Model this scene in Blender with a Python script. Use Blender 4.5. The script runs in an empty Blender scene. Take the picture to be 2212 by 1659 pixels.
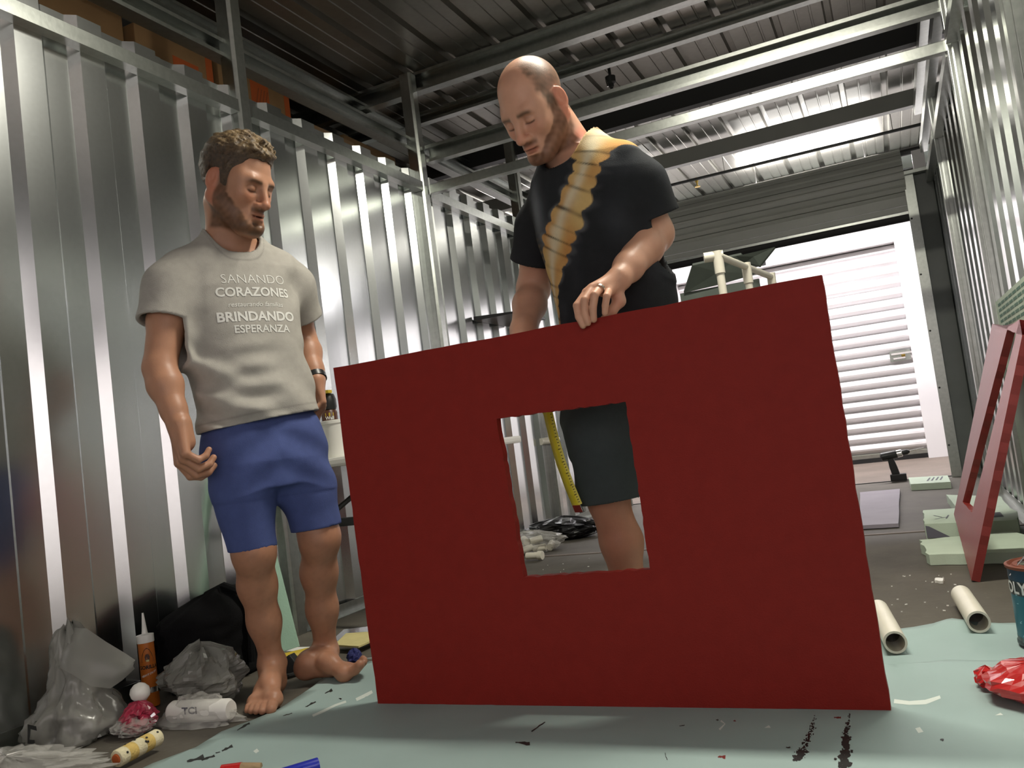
import bpy, bmesh, math, random
import numpy as np
from mathutils import Vector, Matrix, noise as mnoise
from mathutils.bvhtree import BVHTree

scene = bpy.context.scene
COL = scene.collection
random.seed(7); np.random.seed(7)

# ------------------------------------------------------------------ camera, world, lights, exposure
CAM_F = 1817.65
CAM_H = 0.70
CAM_R = np.array([[0.90046, 0.14492, 0.41062],
                  [0.41572, -0.00974, -0.90944],
                  [-0.12780, 0.98939, -0.06902]])
cam_data = bpy.data.cameras.new('camera')
cam = bpy.data.objects.new('camera', cam_data)
COL.objects.link(cam)
cam_data.sensor_width = 36.0
cam_data.lens = 36.0 * CAM_F / 2212.0
cam_data.clip_start = 0.02
_q = Matrix(CAM_R.tolist()).to_quaternion(); _q.normalize()
cam.matrix_world = Matrix.Translation((0, 0, CAM_H)) @ _q.to_matrix().to_4x4()
scene.camera = cam

world = bpy.data.worlds.new('world'); scene.world = world
world.use_nodes = True
world.node_tree.nodes['Background'].inputs[0].default_value = (0.9, 0.95, 1.0, 1)
world.node_tree.nodes['Background'].inputs[1].default_value = 0.012

def area(name, loc, size, power, color, down=True, sy=None):
    l = bpy.data.lights.new(name, 'AREA'); l.shape = 'RECTANGLE'
    l.size = size; l.size_y = sy or size; l.energy = power; l.color = color
    o = bpy.data.objects.new(name, l); o.location = loc
    if not down: o.rotation_euler = (math.pi, 0, 0)
    COL.objects.link(o); return o
LAMP = (-0.38, 2.62, 3.03)
area('unit_lamp_light', (LAMP[0], LAMP[1], LAMP[2]-0.035), 1.15, 118, (1.0, 0.95, 0.82), True, 0.12)
HALL = [(-0.45, 8.55, 2.88), (-2.6, 8.55, 2.88), (1.6, 8.55, 2.88)]
for i, p in enumerate(HALL):
    area('hall_lamp_light', (p[0], p[1], p[2]-0.05), 1.2, 112, (1.0, 0.945, 0.965), True, 0.14)
    area('hall_lamp_uplight', (p[0], p[1], p[2]+0.05), 1.2, 130, (1.0, 0.96, 0.95), False, 0.14)
FILL = (-0.95, -0.15, 1.75)  # added fill lamp: lights the rear corner so the wall ribs reflect brightness
_fl = area('fill_lamp_light', FILL, 0.5, 82, (1.0, 0.925, 0.93), True, 0.35)
_fl.rotation_euler = (Vector((0.40, -1.35, 1.15))-Vector(FILL)).to_track_quat('-Z', 'Y').to_euler()

vs = scene.view_settings
vs.view_transform = 'Standard'; vs.look = 'None'; vs.gamma = 1.0; vs.use_curve_mapping = False
vs.exposure = -0.45

# ------------------------------------------------------------------ materials
def mat(name, col, rough=0.6, metal=0.0, nscale=0, namp=0.0, bump=0.0, bscale=200, spec=0.5, alpha=1.0,
        trans=0.0, coat=0.0, stretch=(1, 1, 1), vcol=False, rvar=0.0, sss=0.0):
    m = bpy.data.materials.new(name); m.use_nodes = True
    nt = m.node_tree; n = nt.nodes; L = nt.links
    b = n['Principled BSDF']
    b.inputs['Base Color'].default_value = (*col, 1)
    b.inputs['Roughness'].default_value = rough
    b.inputs['Metallic'].default_value = metal
    b.inputs['Specular IOR Level'].default_value = spec
    b.inputs['Alpha'].default_value = alpha
    b.inputs['Transmission Weight'].default_value = trans
    b.inputs['Coat Weight'].default_value = coat
    if sss: 
        b.inputs['Subsurface Weight'].default_value = sss
        b.inputs['Subsurface Radius'].default_value = (0.012, 0.005, 0.003)
        b.inputs['Subsurface Scale'].default_value = 0.6
    src = None
    if vcol:
        a = n.new('ShaderNodeAttribute'); a.attribute_name = 'Col'; src = a.outputs['Color']
    tc = n.new('ShaderNodeTexCoord'); mp = n.new('ShaderNodeMapping')
    mp.inputs['Scale'].default_value = stretch
    L.new(tc.outputs['Object'], mp.inputs['Vector'])
    if namp > 0:
        t = n.new('ShaderNodeTexNoise'); t.inputs['Scale'].default_value = nscale
        t.inputs['Detail'].default_value = 5
        L.new(mp.outputs[0], t.inputs['Vector'])
        r = n.new('ShaderNodeMapRange')
        r.inputs[1].default_value = 0.3; r.inputs[2].default_value = 0.7
        r.inputs[3].default_value = 1 - namp; r.inputs[4].default_value = 1 + namp
        L.new(t.outputs['Fac'], r.inputs[0])
        mx = n.new('ShaderNodeVectorMath'); mx.operation = 'SCALE'
        if src: L.new(src, mx.inputs[0])
        else: mx.inputs[0].default_value = col
        L.new(r.outputs[0], mx.inputs['Scale'])
        src = mx.outputs[0]
        if rvar:
            r2 = n.new('ShaderNodeMapRange'); r2.inputs[1].default_value = 0.3; r2.inputs[2].default_value = 0.7
            r2.inputs[3].default_value = rough - rvar; r2.inputs[4].default_value = rough + rvar
            L.new(t.outputs['Fac'], r2.inputs[0]); L.new(r2.outputs[0], b.inputs['Roughness'])
    if src: L.new(src, b.inputs['Base Color'])
    if bump > 0:
        t2 = n.new('ShaderNodeTexNoise'); t2.inputs['Scale'].default_value = bscale
        t2.inputs['Detail'].default_value = 4
        L.new(mp.outputs[0], t2.inputs['Vector'])
        bp = n.new('ShaderNodeBump'); bp.inputs['Strength'].default_value = bump
        bp.inputs['Distance'].default_value = 0.004
        L.new(t2.outputs['Fac'], bp.inputs['Height']); L.new(bp.outputs[0], b.inputs['Normal'])
    return m

M = {}
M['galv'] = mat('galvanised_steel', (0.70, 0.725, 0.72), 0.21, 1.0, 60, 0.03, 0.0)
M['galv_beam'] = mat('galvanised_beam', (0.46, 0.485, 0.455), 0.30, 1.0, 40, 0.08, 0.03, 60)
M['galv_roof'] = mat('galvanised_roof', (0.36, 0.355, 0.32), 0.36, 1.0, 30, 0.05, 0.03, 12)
M['grey_paint'] = mat('grey_painted_steel', (0.13, 0.145, 0.135), 0.45, 0.0, 6, 0.08)
M['dark_paint'] = mat('dark_painted_steel', (0.035, 0.037, 0.036), 0.45, 0.3)
M['curtain'] = mat('grey_door_curtain', (0.42, 0.435, 0.40), 0.4, 0.0, 4, 0.05)
M['white_paint'] = mat('white_painted_steel', (0.80, 0.78, 0.79), 0.35, 0.0, 3, 0.02)
M['rear'] = mat('pale_wall', (0.88, 0.85, 0.85), 0.6, 0.0, 3, 0.03)
M['rubber'] = mat('black_rubber', (0.008, 0.008, 0.008), 0.6)
M['emit'] = mat('lamp_diffuser', (0.9, 0.9, 0.88), 0.5)
M['carton'] = mat('cardboard', (0.30, 0.175, 0.075), 0.85, 0, 8, 0.08, 0.1, 60)
M['carton_pale'] = mat('pale_cardboard', (0.36, 0.23, 0.12), 0.85, 0, 8, 0.08, 0.1, 60)
M['orange_print'] = mat('orange_print', (0.48, 0.10, 0.018), 0.8)
M['orange_line'] = mat('orange_line_print', (0.30, 0.075, 0.02), 0.8)
M['red_foam'] = mat('red_painted_foam', (0.22, 0.016, 0.011), 0.55, 0, 25, 0.04, 0.2, 260, spec=0.15)
M['red_foam_lit'] = mat('red_painted_foam_lit', (0.26, 0.028, 0.024), 0.38, 0, 25, 0.05, 0.12, 160, spec=0.7)  # same red paint, made paler and glossier to stand in for hallway sheen
M['foam_green'] = mat('green_foam', (0.36, 0.56, 0.43), 0.75, 0, 10, 0.05, 0.15, 150)
M['foam_pale'] = mat('pale_green_foam', (0.50, 0.60, 0.48), 0.75, 0, 8, 0.05, 0.15, 150)
M['print_dark'] = mat('dark_green_print', (0.10, 0.20, 0.15), 0.8)
M['print_grey'] = mat('grey_print', (0.12, 0.12, 0.15), 0.8)
M['lilac'] = mat('lilac_board', (0.30, 0.275, 0.32), 0.7, 0, 6, 0.05)
M['pvc'] = mat('white_pvc', (0.74, 0.71, 0.60), 0.35, 0, 12, 0.05)
M['pvc_in'] = mat('pvc_inside', (0.30, 0.29, 0.22), 0.6)
M['grey_sheet'] = mat('grey_green_sheet', (0.115, 0.14, 0.12), 0.6, 0, 7, 0.12, 0.2, 12)
M['black_plastic'] = mat('black_plastic', (0.012, 0.012, 0.012), 0.4)
M['black_cloth'] = mat('black_nylon', (0.007, 0.007, 0.0075), 0.9, 0, 20, 0.15, 0.5, 220, spec=0.08)
M['steel'] = mat('chrome', (0.75, 0.75, 0.74), 0.18, 1.0)
M['brass'] = mat('brass', (0.55, 0.38, 0.10), 0.3, 1.0)
M['yellow'] = mat('yellow_tape', (0.62, 0.56, 0.03), 0.4)
M['yellow_tool'] = mat('yellow_plastic', (0.50, 0.36, 0.02), 0.45, 0, 8, 0.1)
M['paper_yellow'] = mat('yellowed_paper', (0.50, 0.44, 0.20), 0.8, 0, 18, 0.12)
M['paper_white'] = mat('white_paper', (0.72, 0.72, 0.68), 0.8)
M['white_plastic'] = mat('white_plastic', (0.78, 0.77, 0.72), 0.35)
M['wood'] = mat('wood', (0.33, 0.23, 0.12), 0.7, 0, 10, 0.2, 0.1, 80, stretch=(1, 8, 8))
M['blue'] = mat('blue_plastic', (0.012, 0.025, 0.36), 0.3)
M['navy'] = mat('navy_bristle', (0.008, 0.012, 0.10), 0.7)
M['teal'] = mat('teal_label', (0.0, 0.13, 0.19), 0.35)
M['navy_label'] = mat('navy_label', (0.005, 0.05, 0.10), 0.35)
M['can_dark'] = mat('dark_can', (0.03, 0.045, 0.05), 0.35)
M['rust'] = mat('rust_rim', (0.20, 0.055, 0.03), 0.5, 0.4)
M['print_white'] = mat('white_print', (0.72, 0.74, 0.72), 0.5)
M['print_cyan'] = mat('pale_cyan_print', (0.30, 0.58, 0.66), 0.5)
M['orange_tube'] = mat('orange_label', (0.48, 0.13, 0.012), 0.4, 0, 10, 0.05)
M['brown'] = mat('brown_label', (0.07, 0.02, 0.008), 0.4)
M['black_print'] = mat('black_print', (0.006, 0.006, 0.006), 0.6)
M['fleece'] = mat('roller_fleece', (0.72, 0.66, 0.44), 0.95, 0, 22, 0.12, 0.9, 160)
M['fleece_y'] = mat('roller_fleece_stained', (0.62, 0.45, 0.14), 0.95, 0, 22, 0.2, 0.9, 160)
M['red_wrap'] = mat('red_wrapper', (0.50, 0.02, 0.02), 0.18, 0, 8, 0.1, coat=0.4)
M['pink_wrap'] = mat('pale_print_wrapper', (0.55, 0.38, 0.33), 0.2, coat=0.4)
M['magenta'] = mat('crimson_foil', (0.30, 0.02, 0.05), 0.25, 0, 30, 0.3, coat=0.4)
M['ring'] = mat('silver_ring', (0.7, 0.68, 0.62), 0.2, 1.0)
M['skin'] = mat('skin', (0.5, 0.3, 0.2), 0.45, 0, 30, 0.05, 0.08, 300, spec=0.35, vcol=True, sss=0.12)
M['cloth'] = mat('cotton', (0.3, 0.3, 0.3), 0.9, 0, 45, 0.05, 0.25, 420, spec=0.15, vcol=True)
M['hair'] = mat('brown_hair', (0.085, 0.048, 0.020), 0.6, 0, 90, 0.45, 0.8, 160, vcol=True)
M['shirt_print'] = mat('white_shirt_print', (0.66, 0.66, 0.62), 0.8)
M['watch'] = mat('black_watch', (0.012, 0.012, 0.013), 0.35)

def film(name, col, fac, rough):
    m = bpy.data.materials.new(name); m.use_nodes = True
    nt = m.node_tree; n = nt.nodes; L = nt.links
    b = n['Principled BSDF']; out = n['Material Output']
    b.inputs['Base Color'].default_value = (*col, 1); b.inputs['Roughness'].default_value = rough
    t = n.new('ShaderNodeBsdfTransparent'); mx = n.new('ShaderNodeMixShader')
    mx.inputs[0].default_value = fac
    L.new(t.outputs[0], mx.inputs[1]); L.new(b.outputs[0], mx.inputs[2]); L.new(mx.outputs[0], out.inputs[0])
    return m
M['film_grey'] = film('grey_plastic_film', (0.27, 0.27, 0.24), 0.66, 0.22)
M['film_pale'] = film('clear_plastic_film', (0.62, 0.61, 0.57), 0.34, 0.12)
M['film_black'] = mat('black_plastic_film', (0.02, 0.02, 0.021), 0.3)

def concrete(name, c1, c2):
    m = bpy.data.materials.new(name); m.use_nodes = True
    nt = m.node_tree; n = nt.nodes; L = nt.links; b = n['Principled BSDF']
    tc = n.new('ShaderNodeTexCoord')
    t = n.new('ShaderNodeTexNoise'); t.inputs['Scale'].default_value = 2.2; t.inputs['Detail'].default_value = 9
    t.inputs['Roughness'].default_value = 0.68
    t2 = n.new('ShaderNodeTexNoise'); t2.inputs['Scale'].default_value = 55; t2.inputs['Detail'].default_value = 3
    L.new(tc.outputs['Object'], t.inputs[0]); L.new(tc.outputs['Object'], t2.inputs[0])
    r = n.new('ShaderNodeValToRGB'); r.color_ramp.elements[0].position = 0.32; r.color_ramp.elements[1].position = 0.7
    r.color_ramp.elements[0].color = (*c1, 1); r.color_ramp.elements[1].color = (*c2, 1)
    L.new(t.outputs['Fac'], r.inputs[0])
    r2 = n.new('ShaderNodeMapRange'); r2.inputs[1].default_value = 0.62; r2.inputs[2].default_value = 0.75
    r2.inputs[3].default_value = 1.0; r2.inputs[4].default_value = 1.35
    L.new(t2.outputs['Fac'], r2.inputs[0])
    mx = n.new('ShaderNodeVectorMath'); mx.operation = 'SCALE'
    L.new(r.outputs[0], mx.inputs[0]); L.new(r2.outputs[0], mx.inputs['Scale'])
    L.new(mx.outputs[0], b.inputs['Base Color'])
    b.inputs['Roughness'].default_value = 0.7
    bp = n.new('ShaderNodeBump'); bp.inputs['Strength'].default_value = 0.25; bp.inputs['Distance'].default_value = 0.003
    L.new(t2.outputs['Fac'], bp.inputs['Height']); L.new(bp.outputs[0], b.inputs['Normal'])
    return m
M['floor'] = concrete('concrete', (0.060, 0.053, 0.041), (0.110, 0.098, 0.078))
M['hall_floor'] = concrete('hall_concrete', (0.12, 0.095, 0.077), (0.18, 0.145, 0.12))

# ------------------------------------------------------------------ object helpers
ORG = {}
def _mk(name, V, F, m, parent, smooth, org):
    me = bpy.data.meshes.new(name)
    V = np.asarray(V, dtype=float)
    base = np.array(org if org is not None else (ORG[parent.name_full] if parent else (0, 0, 0)), dtype=float)
    me.from_pydata((V - base).tolist(), [], [tuple(int(i) for i in f) for f in F])
    me.update()
    if smooth:
        me.polygons.foreach_set('use_smooth', [True]*len(me.polygons))
    if m is not None:
        me.materials.append(M[m] if isinstance(m, str) else m)
    o = bpy.data.objects.new(name, me)
    COL.objects.link(o)
    if parent:
        o.parent = parent
    elif org is not None:
        o.location = org
    ORG[o.name_full] = base
    return o
def obj(name, V, F, m, parent=None, smooth=False, label=None, cat=None, group=None, kind=None, org=None):
    o = _mk(name, V, F, m, parent, smooth, org)
    return tag(o, label, cat, group, kind)
def tag(o, label=None, cat=None, group=None, kind=None):
    if label: o['label'] = label
    if cat: o['category'] = cat
    if group: o['group'] = group
    if kind: o['kind'] = kind
    return o
def empty(name, loc, label=None, cat=None, group=None, kind=None):
    o = bpy.data.objects.new(name, None); o.location = loc; COL.objects.link(o)
    o.empty_display_size = 0.05
    ORG[o.name_full] = np.array(loc, dtype=float)
    return tag(o, label, cat, group, kind)
def inst(src, name, parent, delta):
    o = bpy.data.objects.new(name, src.data); COL.objects.link(o)
    o.parent = parent; o.location = Vector(src.location) + Vector(delta)
    ORG[o.name_full] = ORG[src.name_full]
    return o

class MB:
    """collects verts / faces"""
    def __init__(s): s.V = []; s.F = []
    def add(s, V, F):
        b = len(s.V); s.V += [tuple(v) for v in V]; s.F += [tuple(i+b for i in f) for f in F]; return s
    def box(s, x0, x1, y0, y1, z0, z1):
        return s.add([(x0,y0,z0),(x1,y0,z0),(x1,y1,z0),(x0,y1,z0),(x0,y0,z1),(x1,y0,z1),(x1,y1,z1),(x0,y1,z1)],
                     [(0,3,2,1),(4,5,6,7),(0,1,5,4),(1,2,6,5),(2,3,7,6),(3,0,4,7)])
    def obox(s, c, ax, ay, az):
        c, ax, ay, az = map(np.array, (c, ax, ay, az))
        V = [c+i*ax+j*ay+k*az for k in (-.5,.5) for j in (-.5,.5) for i in (-.5,.5)]
        return s.add(V, [(0,2,3,1),(4,5,7,6),(0,1,5,4),(1,3,7,5),(3,2,6,7),(2,0,4,6)])
    def prism(s, poly, origin, u, v, w):
        """poly in (u,v) plane extruded by vector w"""
        origin, u, v, w = map(lambda t: np.array(t, float), (origin, u, v, w))
        n = len(poly)
        A = [origin+p[0]*u+p[1]*v for p in poly]; B = [a+w for a in A]
        F = [tuple(range(n))[::-1], tuple(range(n, 2*n))]
        F += [(i, (i+1) % n, n+(i+1) % n, n+i) for i in range(n)]
        return s.add(A+B, F)
    def tube(s, path, r, n=12, cap=True):
        path = [np.array(p, float) for p in path]
        rs = r if hasattr(r, '__len__') else [r]*len(path)
        T = [path[min(i+1, len(path)-1)]-path[max(i-1, 0)] for i in range(len(path))]
        T = [t/np.linalg.norm(t) for t in T]
        up = np.array((0, 0, 1.0)) if abs(T[0][2]) < .9 else np.array((1.0, 0, 0))
        a = np.cross(T[0], up); a /= np.linalg.norm(a)
        V = []; F = []
        for i, p in enumerate(path):
            a = a - (a@T[i])*T[i]; a /= np.linalg.norm(a); b = np.cross(T[i], a)
            V += [p+rs[i]*(math.cos(t)*a+math.sin(t)*b) for t in np.linspace(0, 2*math.pi, n, endpoint=False)]
        for i in range(len(path)-1):
            for j in range(n):
                F.append((i*n+j, i*n+(j+1) % n, (i+1)*n+(j+1) % n, (i+1)*n+j))
        if cap:
            F.append(tuple(range(n))[::-1]); F.append(tuple((len(path)-1)*n+j for j in range(n)))
        return s.add(V, F)
    def lathe(s, prof, c, axis=(0, 0, 1), n=32, cap=True):
        """prof: (radius, height) list along axis"""
        axis = np.array(axis, float); axis /= np.linalg.norm(axis)
        up = np.array((0, 0, 1.0)) if abs(axis[2]) < .9 else np.array((1.0, 0, 0))
        a = np.cross(axis, up); a /= np.linalg.norm(a); b = np.cross(axis, a); c = np.array(c, float)
        V = []; F = []
        for r, h in prof:
            V += [c+axis*h+r*(math.cos(t)*a+math.sin(t)*b) for t in np.linspace(0, 2*math.pi, n, endpoint=False)]
        for i in range(len(prof)-1):
            for j in range(n):
                F.append((i*n+j, (i+1)*n+j, (i+1)*n+(j+1) % n, i*n+(j+1) % n))
        if cap:
            F.append(tuple(range(n))); F.append(tuple((len(prof)-1)*n+j for j in range(n))[::-1])
        return s.add(V, F)
    def obj(s, name, m, parent=None, smooth=False, bevel=0.0, **kw):
        o = obj(name, s.V, s.F, m, parent, smooth, **kw)
        bm = bmesh.new(); bm.from_mesh(o.data)
        bmesh.ops.recalc_face_normals(bm, faces=bm.faces)
        if bevel > 0:
            es = [e for e in bm.edges if len(e.link_faces) == 2 and e.calc_face_angle(0) > 0.6]
            bmesh.ops.bevel(bm, geom=es, offset=bevel, segments=2, profile=0.7, affect='EDGES')
        bm.to_mesh(o.data); bm.free()
        if smooth:
            try: o.data.set_sharp_from_angle(angle=math.radians(38))
            except Exception: pass
        return o
def text_geo(s, size=1.0, bold=0.0, align='CENTER', shear=0.0, space=1.0):
    cu = bpy.data.curves.new('txt', 'FONT'); cu.body = s; cu.size = size; cu.align_x = align; cu.align_y = 'CENTER'
    cu.offset = bold; cu.resolution_u = 3; cu.shear = shear; cu.space_character = space
    o = bpy.data.objects.new('txt', cu); COL.objects.link(o)
    bpy.context.view_layer.update()
    me = o.evaluated_get(bpy.context.evaluated_depsgraph_get()).to_mesh()
    V = np.array([v.co[:] for v in me.vertices]); F = [tuple(p.vertices) for p in me.polygons]
    o.evaluated_get(bpy.context.evaluated_depsgraph_get()).to_mesh_clear()
    bpy.data.objects.remove(o); bpy.data.curves.remove(cu)
    return V, F
def pix(u, v, axis, val):
    """point where the sight line through a photo pixel meets the plane axis=val (used for measuring)"""
    d = CAM_R @ np.array([u-1106.0, -(v-829.5), -CAM_F]); c = np.array((0, 0, CAM_H))
    return c + d*((val-c[axis])/d[axis])
# ------------------------------------------------------------------ the setting
XL, XR, YD = -2.50, 0.50, 7.45
ZC = 3.10
# floors
MB().box(-5.2, 2.4, -2.2, YD+0.02, -0.12, 0.0).obj('floor', 'floor', kind='structure')
MB().box(-5.2, 2.4, YD+0.02, 10.4, -0.12, 0.0).obj('floor', 'hall_floor', kind='structure')
MB().box(XL, XR, 4.66, 4.70, -0.01, 0.004).obj('trim_1', 'hall_floor', kind='structure')
MB().box(XL, XR, YD-0.012, YD+0.012, -0.01, 0.006).obj('trim_2', 'dark_paint', kind='structure')

# corrugated walls: sheets of three ribs, each sheet a child of its wall
PER = 0.255; DEP = 0.032
def sheet_profile(sgn, n=3):
    # along y : recess, slant out, proud, slant in ; x offset 0 = proud, -DEP*sgn = recessed
    P = []
    for i in range(n):
        b = i*PER
        P += [(b, -DEP), (b+0.092, -DEP), (b+0.092+0.030, 0), (b+0.2245, 0)]
        P += [(b+0.255, -DEP)] if i == n-1 else []
    return P
def make_wall(name, x, sgn, y0, count, z1):
    w = empty(name, (x, y0, 0), kind='structure')
    P = sheet_profile(sgn)
    t = 0.0015
    first = None
    for c in range(count):
        if first is None:
            V = []; F = []
            # the last rib laps over the next sheet with a small lip
            Q = P[:-1] + [(P[-1][0]-0.004, -DEP+0.004), (P[-1][0]+0.022, -DEP+0.004)]
            for (yy, dx) in Q:
                for z in (0.012, z1):
                    V.append((x+sgn*dx, y0+yy, z)); V.append((x+sgn*(dx-t), y0+yy, z))
            for i in range(len(Q)-1):
                a = i*4; b = a+4
                F += [(a, b, b+2, a+2), (a+1, a+3, b+3, b+1), (a+2, b+2, b+3, a+3), (a, a+1, b+1, b)]
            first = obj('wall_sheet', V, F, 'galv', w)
        else:
            inst(first, 'wall_sheet', w, (0, c*3*PER, 0))
    return w
Y0 = 1.836 - 0.092 - 3*PER*4
make_wall('wall_left', XL, 1, Y0, 12, 2.45)
make_wall('wall_right', XR, -1, Y0-0.06+3*PER*2, 10, 2.45)
MB().box(XR, XR+0.05, -1.75, Y0-0.06+3*PER*2-0.01, 0, 2.45).obj('wall_right_rear', 'rear', kind='structure')  # unseen pale stretch added to give the steel ribs something bright to reflect
# base angles
MB().prism([(0,0),(0.045,0),(0.045,0.003),(0.003,0.003),(0.003,0.05),(0,0.05)], (XL, -1.3, 0), (1,0,0), (0,0,1), (0, 8.7, 0)).obj('baseboard_left', 'galv_beam', kind='structure')
MB().prism([(0,0),(-0.045,0),(-0.045,0.003),(-0.003,0.003),(-0.003,0.05),(0,0.05)], (XR, 0.25, 0), (1,0,0), (0,0,1), (0, 7.15, 0)).obj('baseboard_right', 'galv_beam', kind='structure')
# rear wall behind the viewer
MB().box(-2.6, 0.6, -1.75, -1.70, 0, 2.5).obj('wall_rear', 'rear', kind='structure')
# outer hull beyond the neighbouring units
MB().box(-5.25, -5.2, -2.2, 10.4, 0, ZC).obj('wall_far_left', 'grey_paint', kind='structure')
MB().box(2.4, 2.45, -2.2, 10.4, 0, ZC).obj('wall_far_right', 'grey_paint', kind='structure')
MB().box(-5.2, 2.4, -2.25, -2.2, 0, ZC).obj('wall_far_rear', 'grey_paint', kind='structure')

# roof deck: pans with standing ribs running away from the viewer
deck = empty('ceiling', (-5.2, -2.2, ZC), kind='structure')
RP = 0.305
prof = [(0, 0), (0.085, 0), (0.088, 0.006), (0.098, 0.006), (0.101, 0), (0.170, 0), (0.173, 0.006), (0.183, 0.006), (0.186, 0),
        (0.248, 0), (0.258, 0.034), (0.292, 0.034), (0.302, 0)]
first = None
for i in range(25):
    x0 = -5.2+i*RP
    if first is None:
        V = []; F = []
        for (a, b) in prof + [(RP, 0)]:
            for y in (-2.2, 10.4):
                V += [(x0+a, y, ZC+b), (x0+a, y, ZC+b+0.002)]
        for k in range(len(prof)):
            a = k*4; b = a+4
            F += [(a, a+2, b+2, b), (a+1, b+1, b+3, a+3), (a, b, b+1, a+1), (a+2, a+3, b+3, b+2)]
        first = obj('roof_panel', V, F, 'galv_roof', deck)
    else:
        inst(first, 'roof_panel', deck, (i*RP, 0, 0))

def cee(w, h, t=0.004, lip=0.018):
    """open C section, web at x=0, opening towards +x"""
    return [(0,0),(w,0),(w,lip),(w-t,lip),(w-t,t),(t,t),(t,h-t),(w-t,h-t),(w-t,h-lip),(w,h-lip),(w,h),(0,h)]
def beam_x(name, y, z0, h, w=0.06, x0=-5.1, x1=2.3, m='galv_beam', flip=1):
    # channel running across the unit ; web faces the viewer when flip=1
    return MB().prism(cee(w, h), (x0, y, z0), (0, flip, 0), (0, 0, 1), (x1-x0, 0, 0)).obj(name, m, kind='structure')
def beam_y(name, x, z0, h, w=0.06, y0=-2.0, y1=7.4, m='galv_beam', flip=1):
    return MB().prism(cee(w, h), (x, y0, z0), (flip, 0, 0), (0, 0, 1), (0, y1-y0, 0)).obj(name, m, kind='structure')
# roof beams, front to back
beam_x('trim_roof_beam', 1.47, 2.975, 0.12, flip=-1)
beam_x('trim_roof_beam', 4.62, 2.965, 0.125, 0.07, flip=-1)
beam_x('trim_roof_beam', 5.17, 3.010, 0.08, 0.06, flip=-1)
beam_x('trim_roof_beam', 6.07, 2.955, 0.14, 0.08, m='dark_paint')
beam_x('trim_roof_beam', 7.32, 2.930, 0.13, 0.08, m='curtain')
beam_x('trim_roof_beam', 9.20, 2.90, 0.18, 0.07, m='grey_paint')
# portal frame of the missing cross wall: big channel and top rail
MB().prism(cee(0.055, 0.108, 0.003, 0.020), (XL+0.06, 4.605, 2.502), (0, -1, 0), (0, 0, 1), (3.0-0.1, 0, 0)).obj('trim_cross_beam', 'galv_beam', kind='structure')
MB().box(XL+0.06, XR-0.02, 4.55, 4.60, 2.303, 2.360).obj('trim_cross_rail', 'galv_beam', kind='structure', bevel=0.003)
# longitudinal members over the side walls
beam_y('trim_eave_left', XL-0.075, 2.585, 0.085, 0.07, flip=1)
beam_y('trim_strut_left', XL-0.42, 2.92, 0.10, 0.06, flip=1)
beam_y('trim_eave_right', XR-0.055, 2.565, 0.07, 0.05, y0=4.62, flip=1)
beam_y('trim_strut_right', XR-0.06, 2.84, 0.08, 0.05, y0=4.62, y1=7.3, flip=1)
# wall top rails between the columns
COLY = [-0.25, 1.35, 2.93, 4.53, 6.07]
for k in range(len(COLY)):
    a = COLY[k]+0.045; b = (COLY[k+1]-0.045) if k+1 < len(COLY) else 7.36
    z = 2.312 if k != 3 else 2.285
    MB().prism([(0,0),(0.05,0),(0.05,0.056),(0.047,0.056),(0.047,0.004),(0,0.004)], (XL, a, z), (1,0,0), (0,0,1), (0, b-a, 0)).obj('trim_rail_left', 'galv_beam', kind='structure')
    MB().prism([(0,0),(-0.05,0),(-0.05,0.056),(-0.047,0.056),(-0.047,0.004),(0,0.004)], (XR, a, z), (1,0,0), (0,0,1), (0, b-a, 0)).obj('trim_rail_right', 'galv_beam', kind='structure')
# columns: lipped channels with a visible fold
for k, y in enumerate(COLY):
    MB().prism([(-0.03,-0.04),(0.035,-0.04),(0.05,-0.028),(0.05,0.028),(0.035,0.04),(-0.03,0.04)], (XL, y, 0), (1,0,0), (0,1,0), (0,0,3.075)).obj('trim_column_left', 'galv_beam' , kind='structure', bevel=0.004)
    MB().prism([(0.03,-0.04),(-0.025,-0.04),(-0.025,-0.03),(-0.045,-0.03),(-0.045,0.03),(-0.025,0.03),(-0.025,0.04),(0.03,0.04)], (XR, y, 0), (1,0,0), (0,1,0), (0,0,2.56)).obj('trim_column_right', 'galv_beam', kind='structure', bevel=0.003)

# front of the unit: posts, roll up door
for s, x in ((1, XR), (-1, XL)):
    MB().box(min(x, x-s*0.135), max(x, x-s*0.135), YD-0.06, YD+0.06, 0, 2.40).obj('trim_post', 'grey_paint', kind='structure', bevel=0.004)
    MB().prism([(0,0),(-0.075*s,0),(-0.075*s,0.03),(-0.05*s,0.03),(-0.05*s,0.045),(0,0.045)] if s > 0 else [(0,0),(0.075,0),(0.075,0.03),(0.05,0.03),(0.05,0.045),(0,0.045)],
               (x-s*0.135, YD-0.10, 0), (1,0,0), (0,1,0), (0,0,2.40)).obj('trim_door_guide', 'galv_beam', kind='structure', bevel=0.002)
    MB().box(min(x-s*0.02, x-s*0.20), max(x-s*0.02, x-s*0.20), YD-0.14, YD+0.05, 2.40, 2.425).obj('trim_bracket', 'galv_beam', kind='structure')
    MB().box(min(x-s*0.03, x-s*0.12), max(x-s*0.03, x-s*0.12), YD-0.03, YD, 2.425, 2.60).obj('trim_bracket', 'white_paint', kind='structure')
    for k, z in enumerate((0.25, 0.7, 1.15, 1.6, 2.05)):
        MB().lathe([(0.008, 0), (0.007, 0.004), (0.003, 0.006)], (x-s*0.195, YD-0.103, z), (0, -1, 0), 8).obj('trim_screw', 'dark_paint', kind='structure')
rd = empty('roller_door', (-1.0, YD-0.03, 2.05), 'grey roll-up door coiled above the doorway', 'door')
x0, x1 = XL+0.20, XR-0.20
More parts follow.
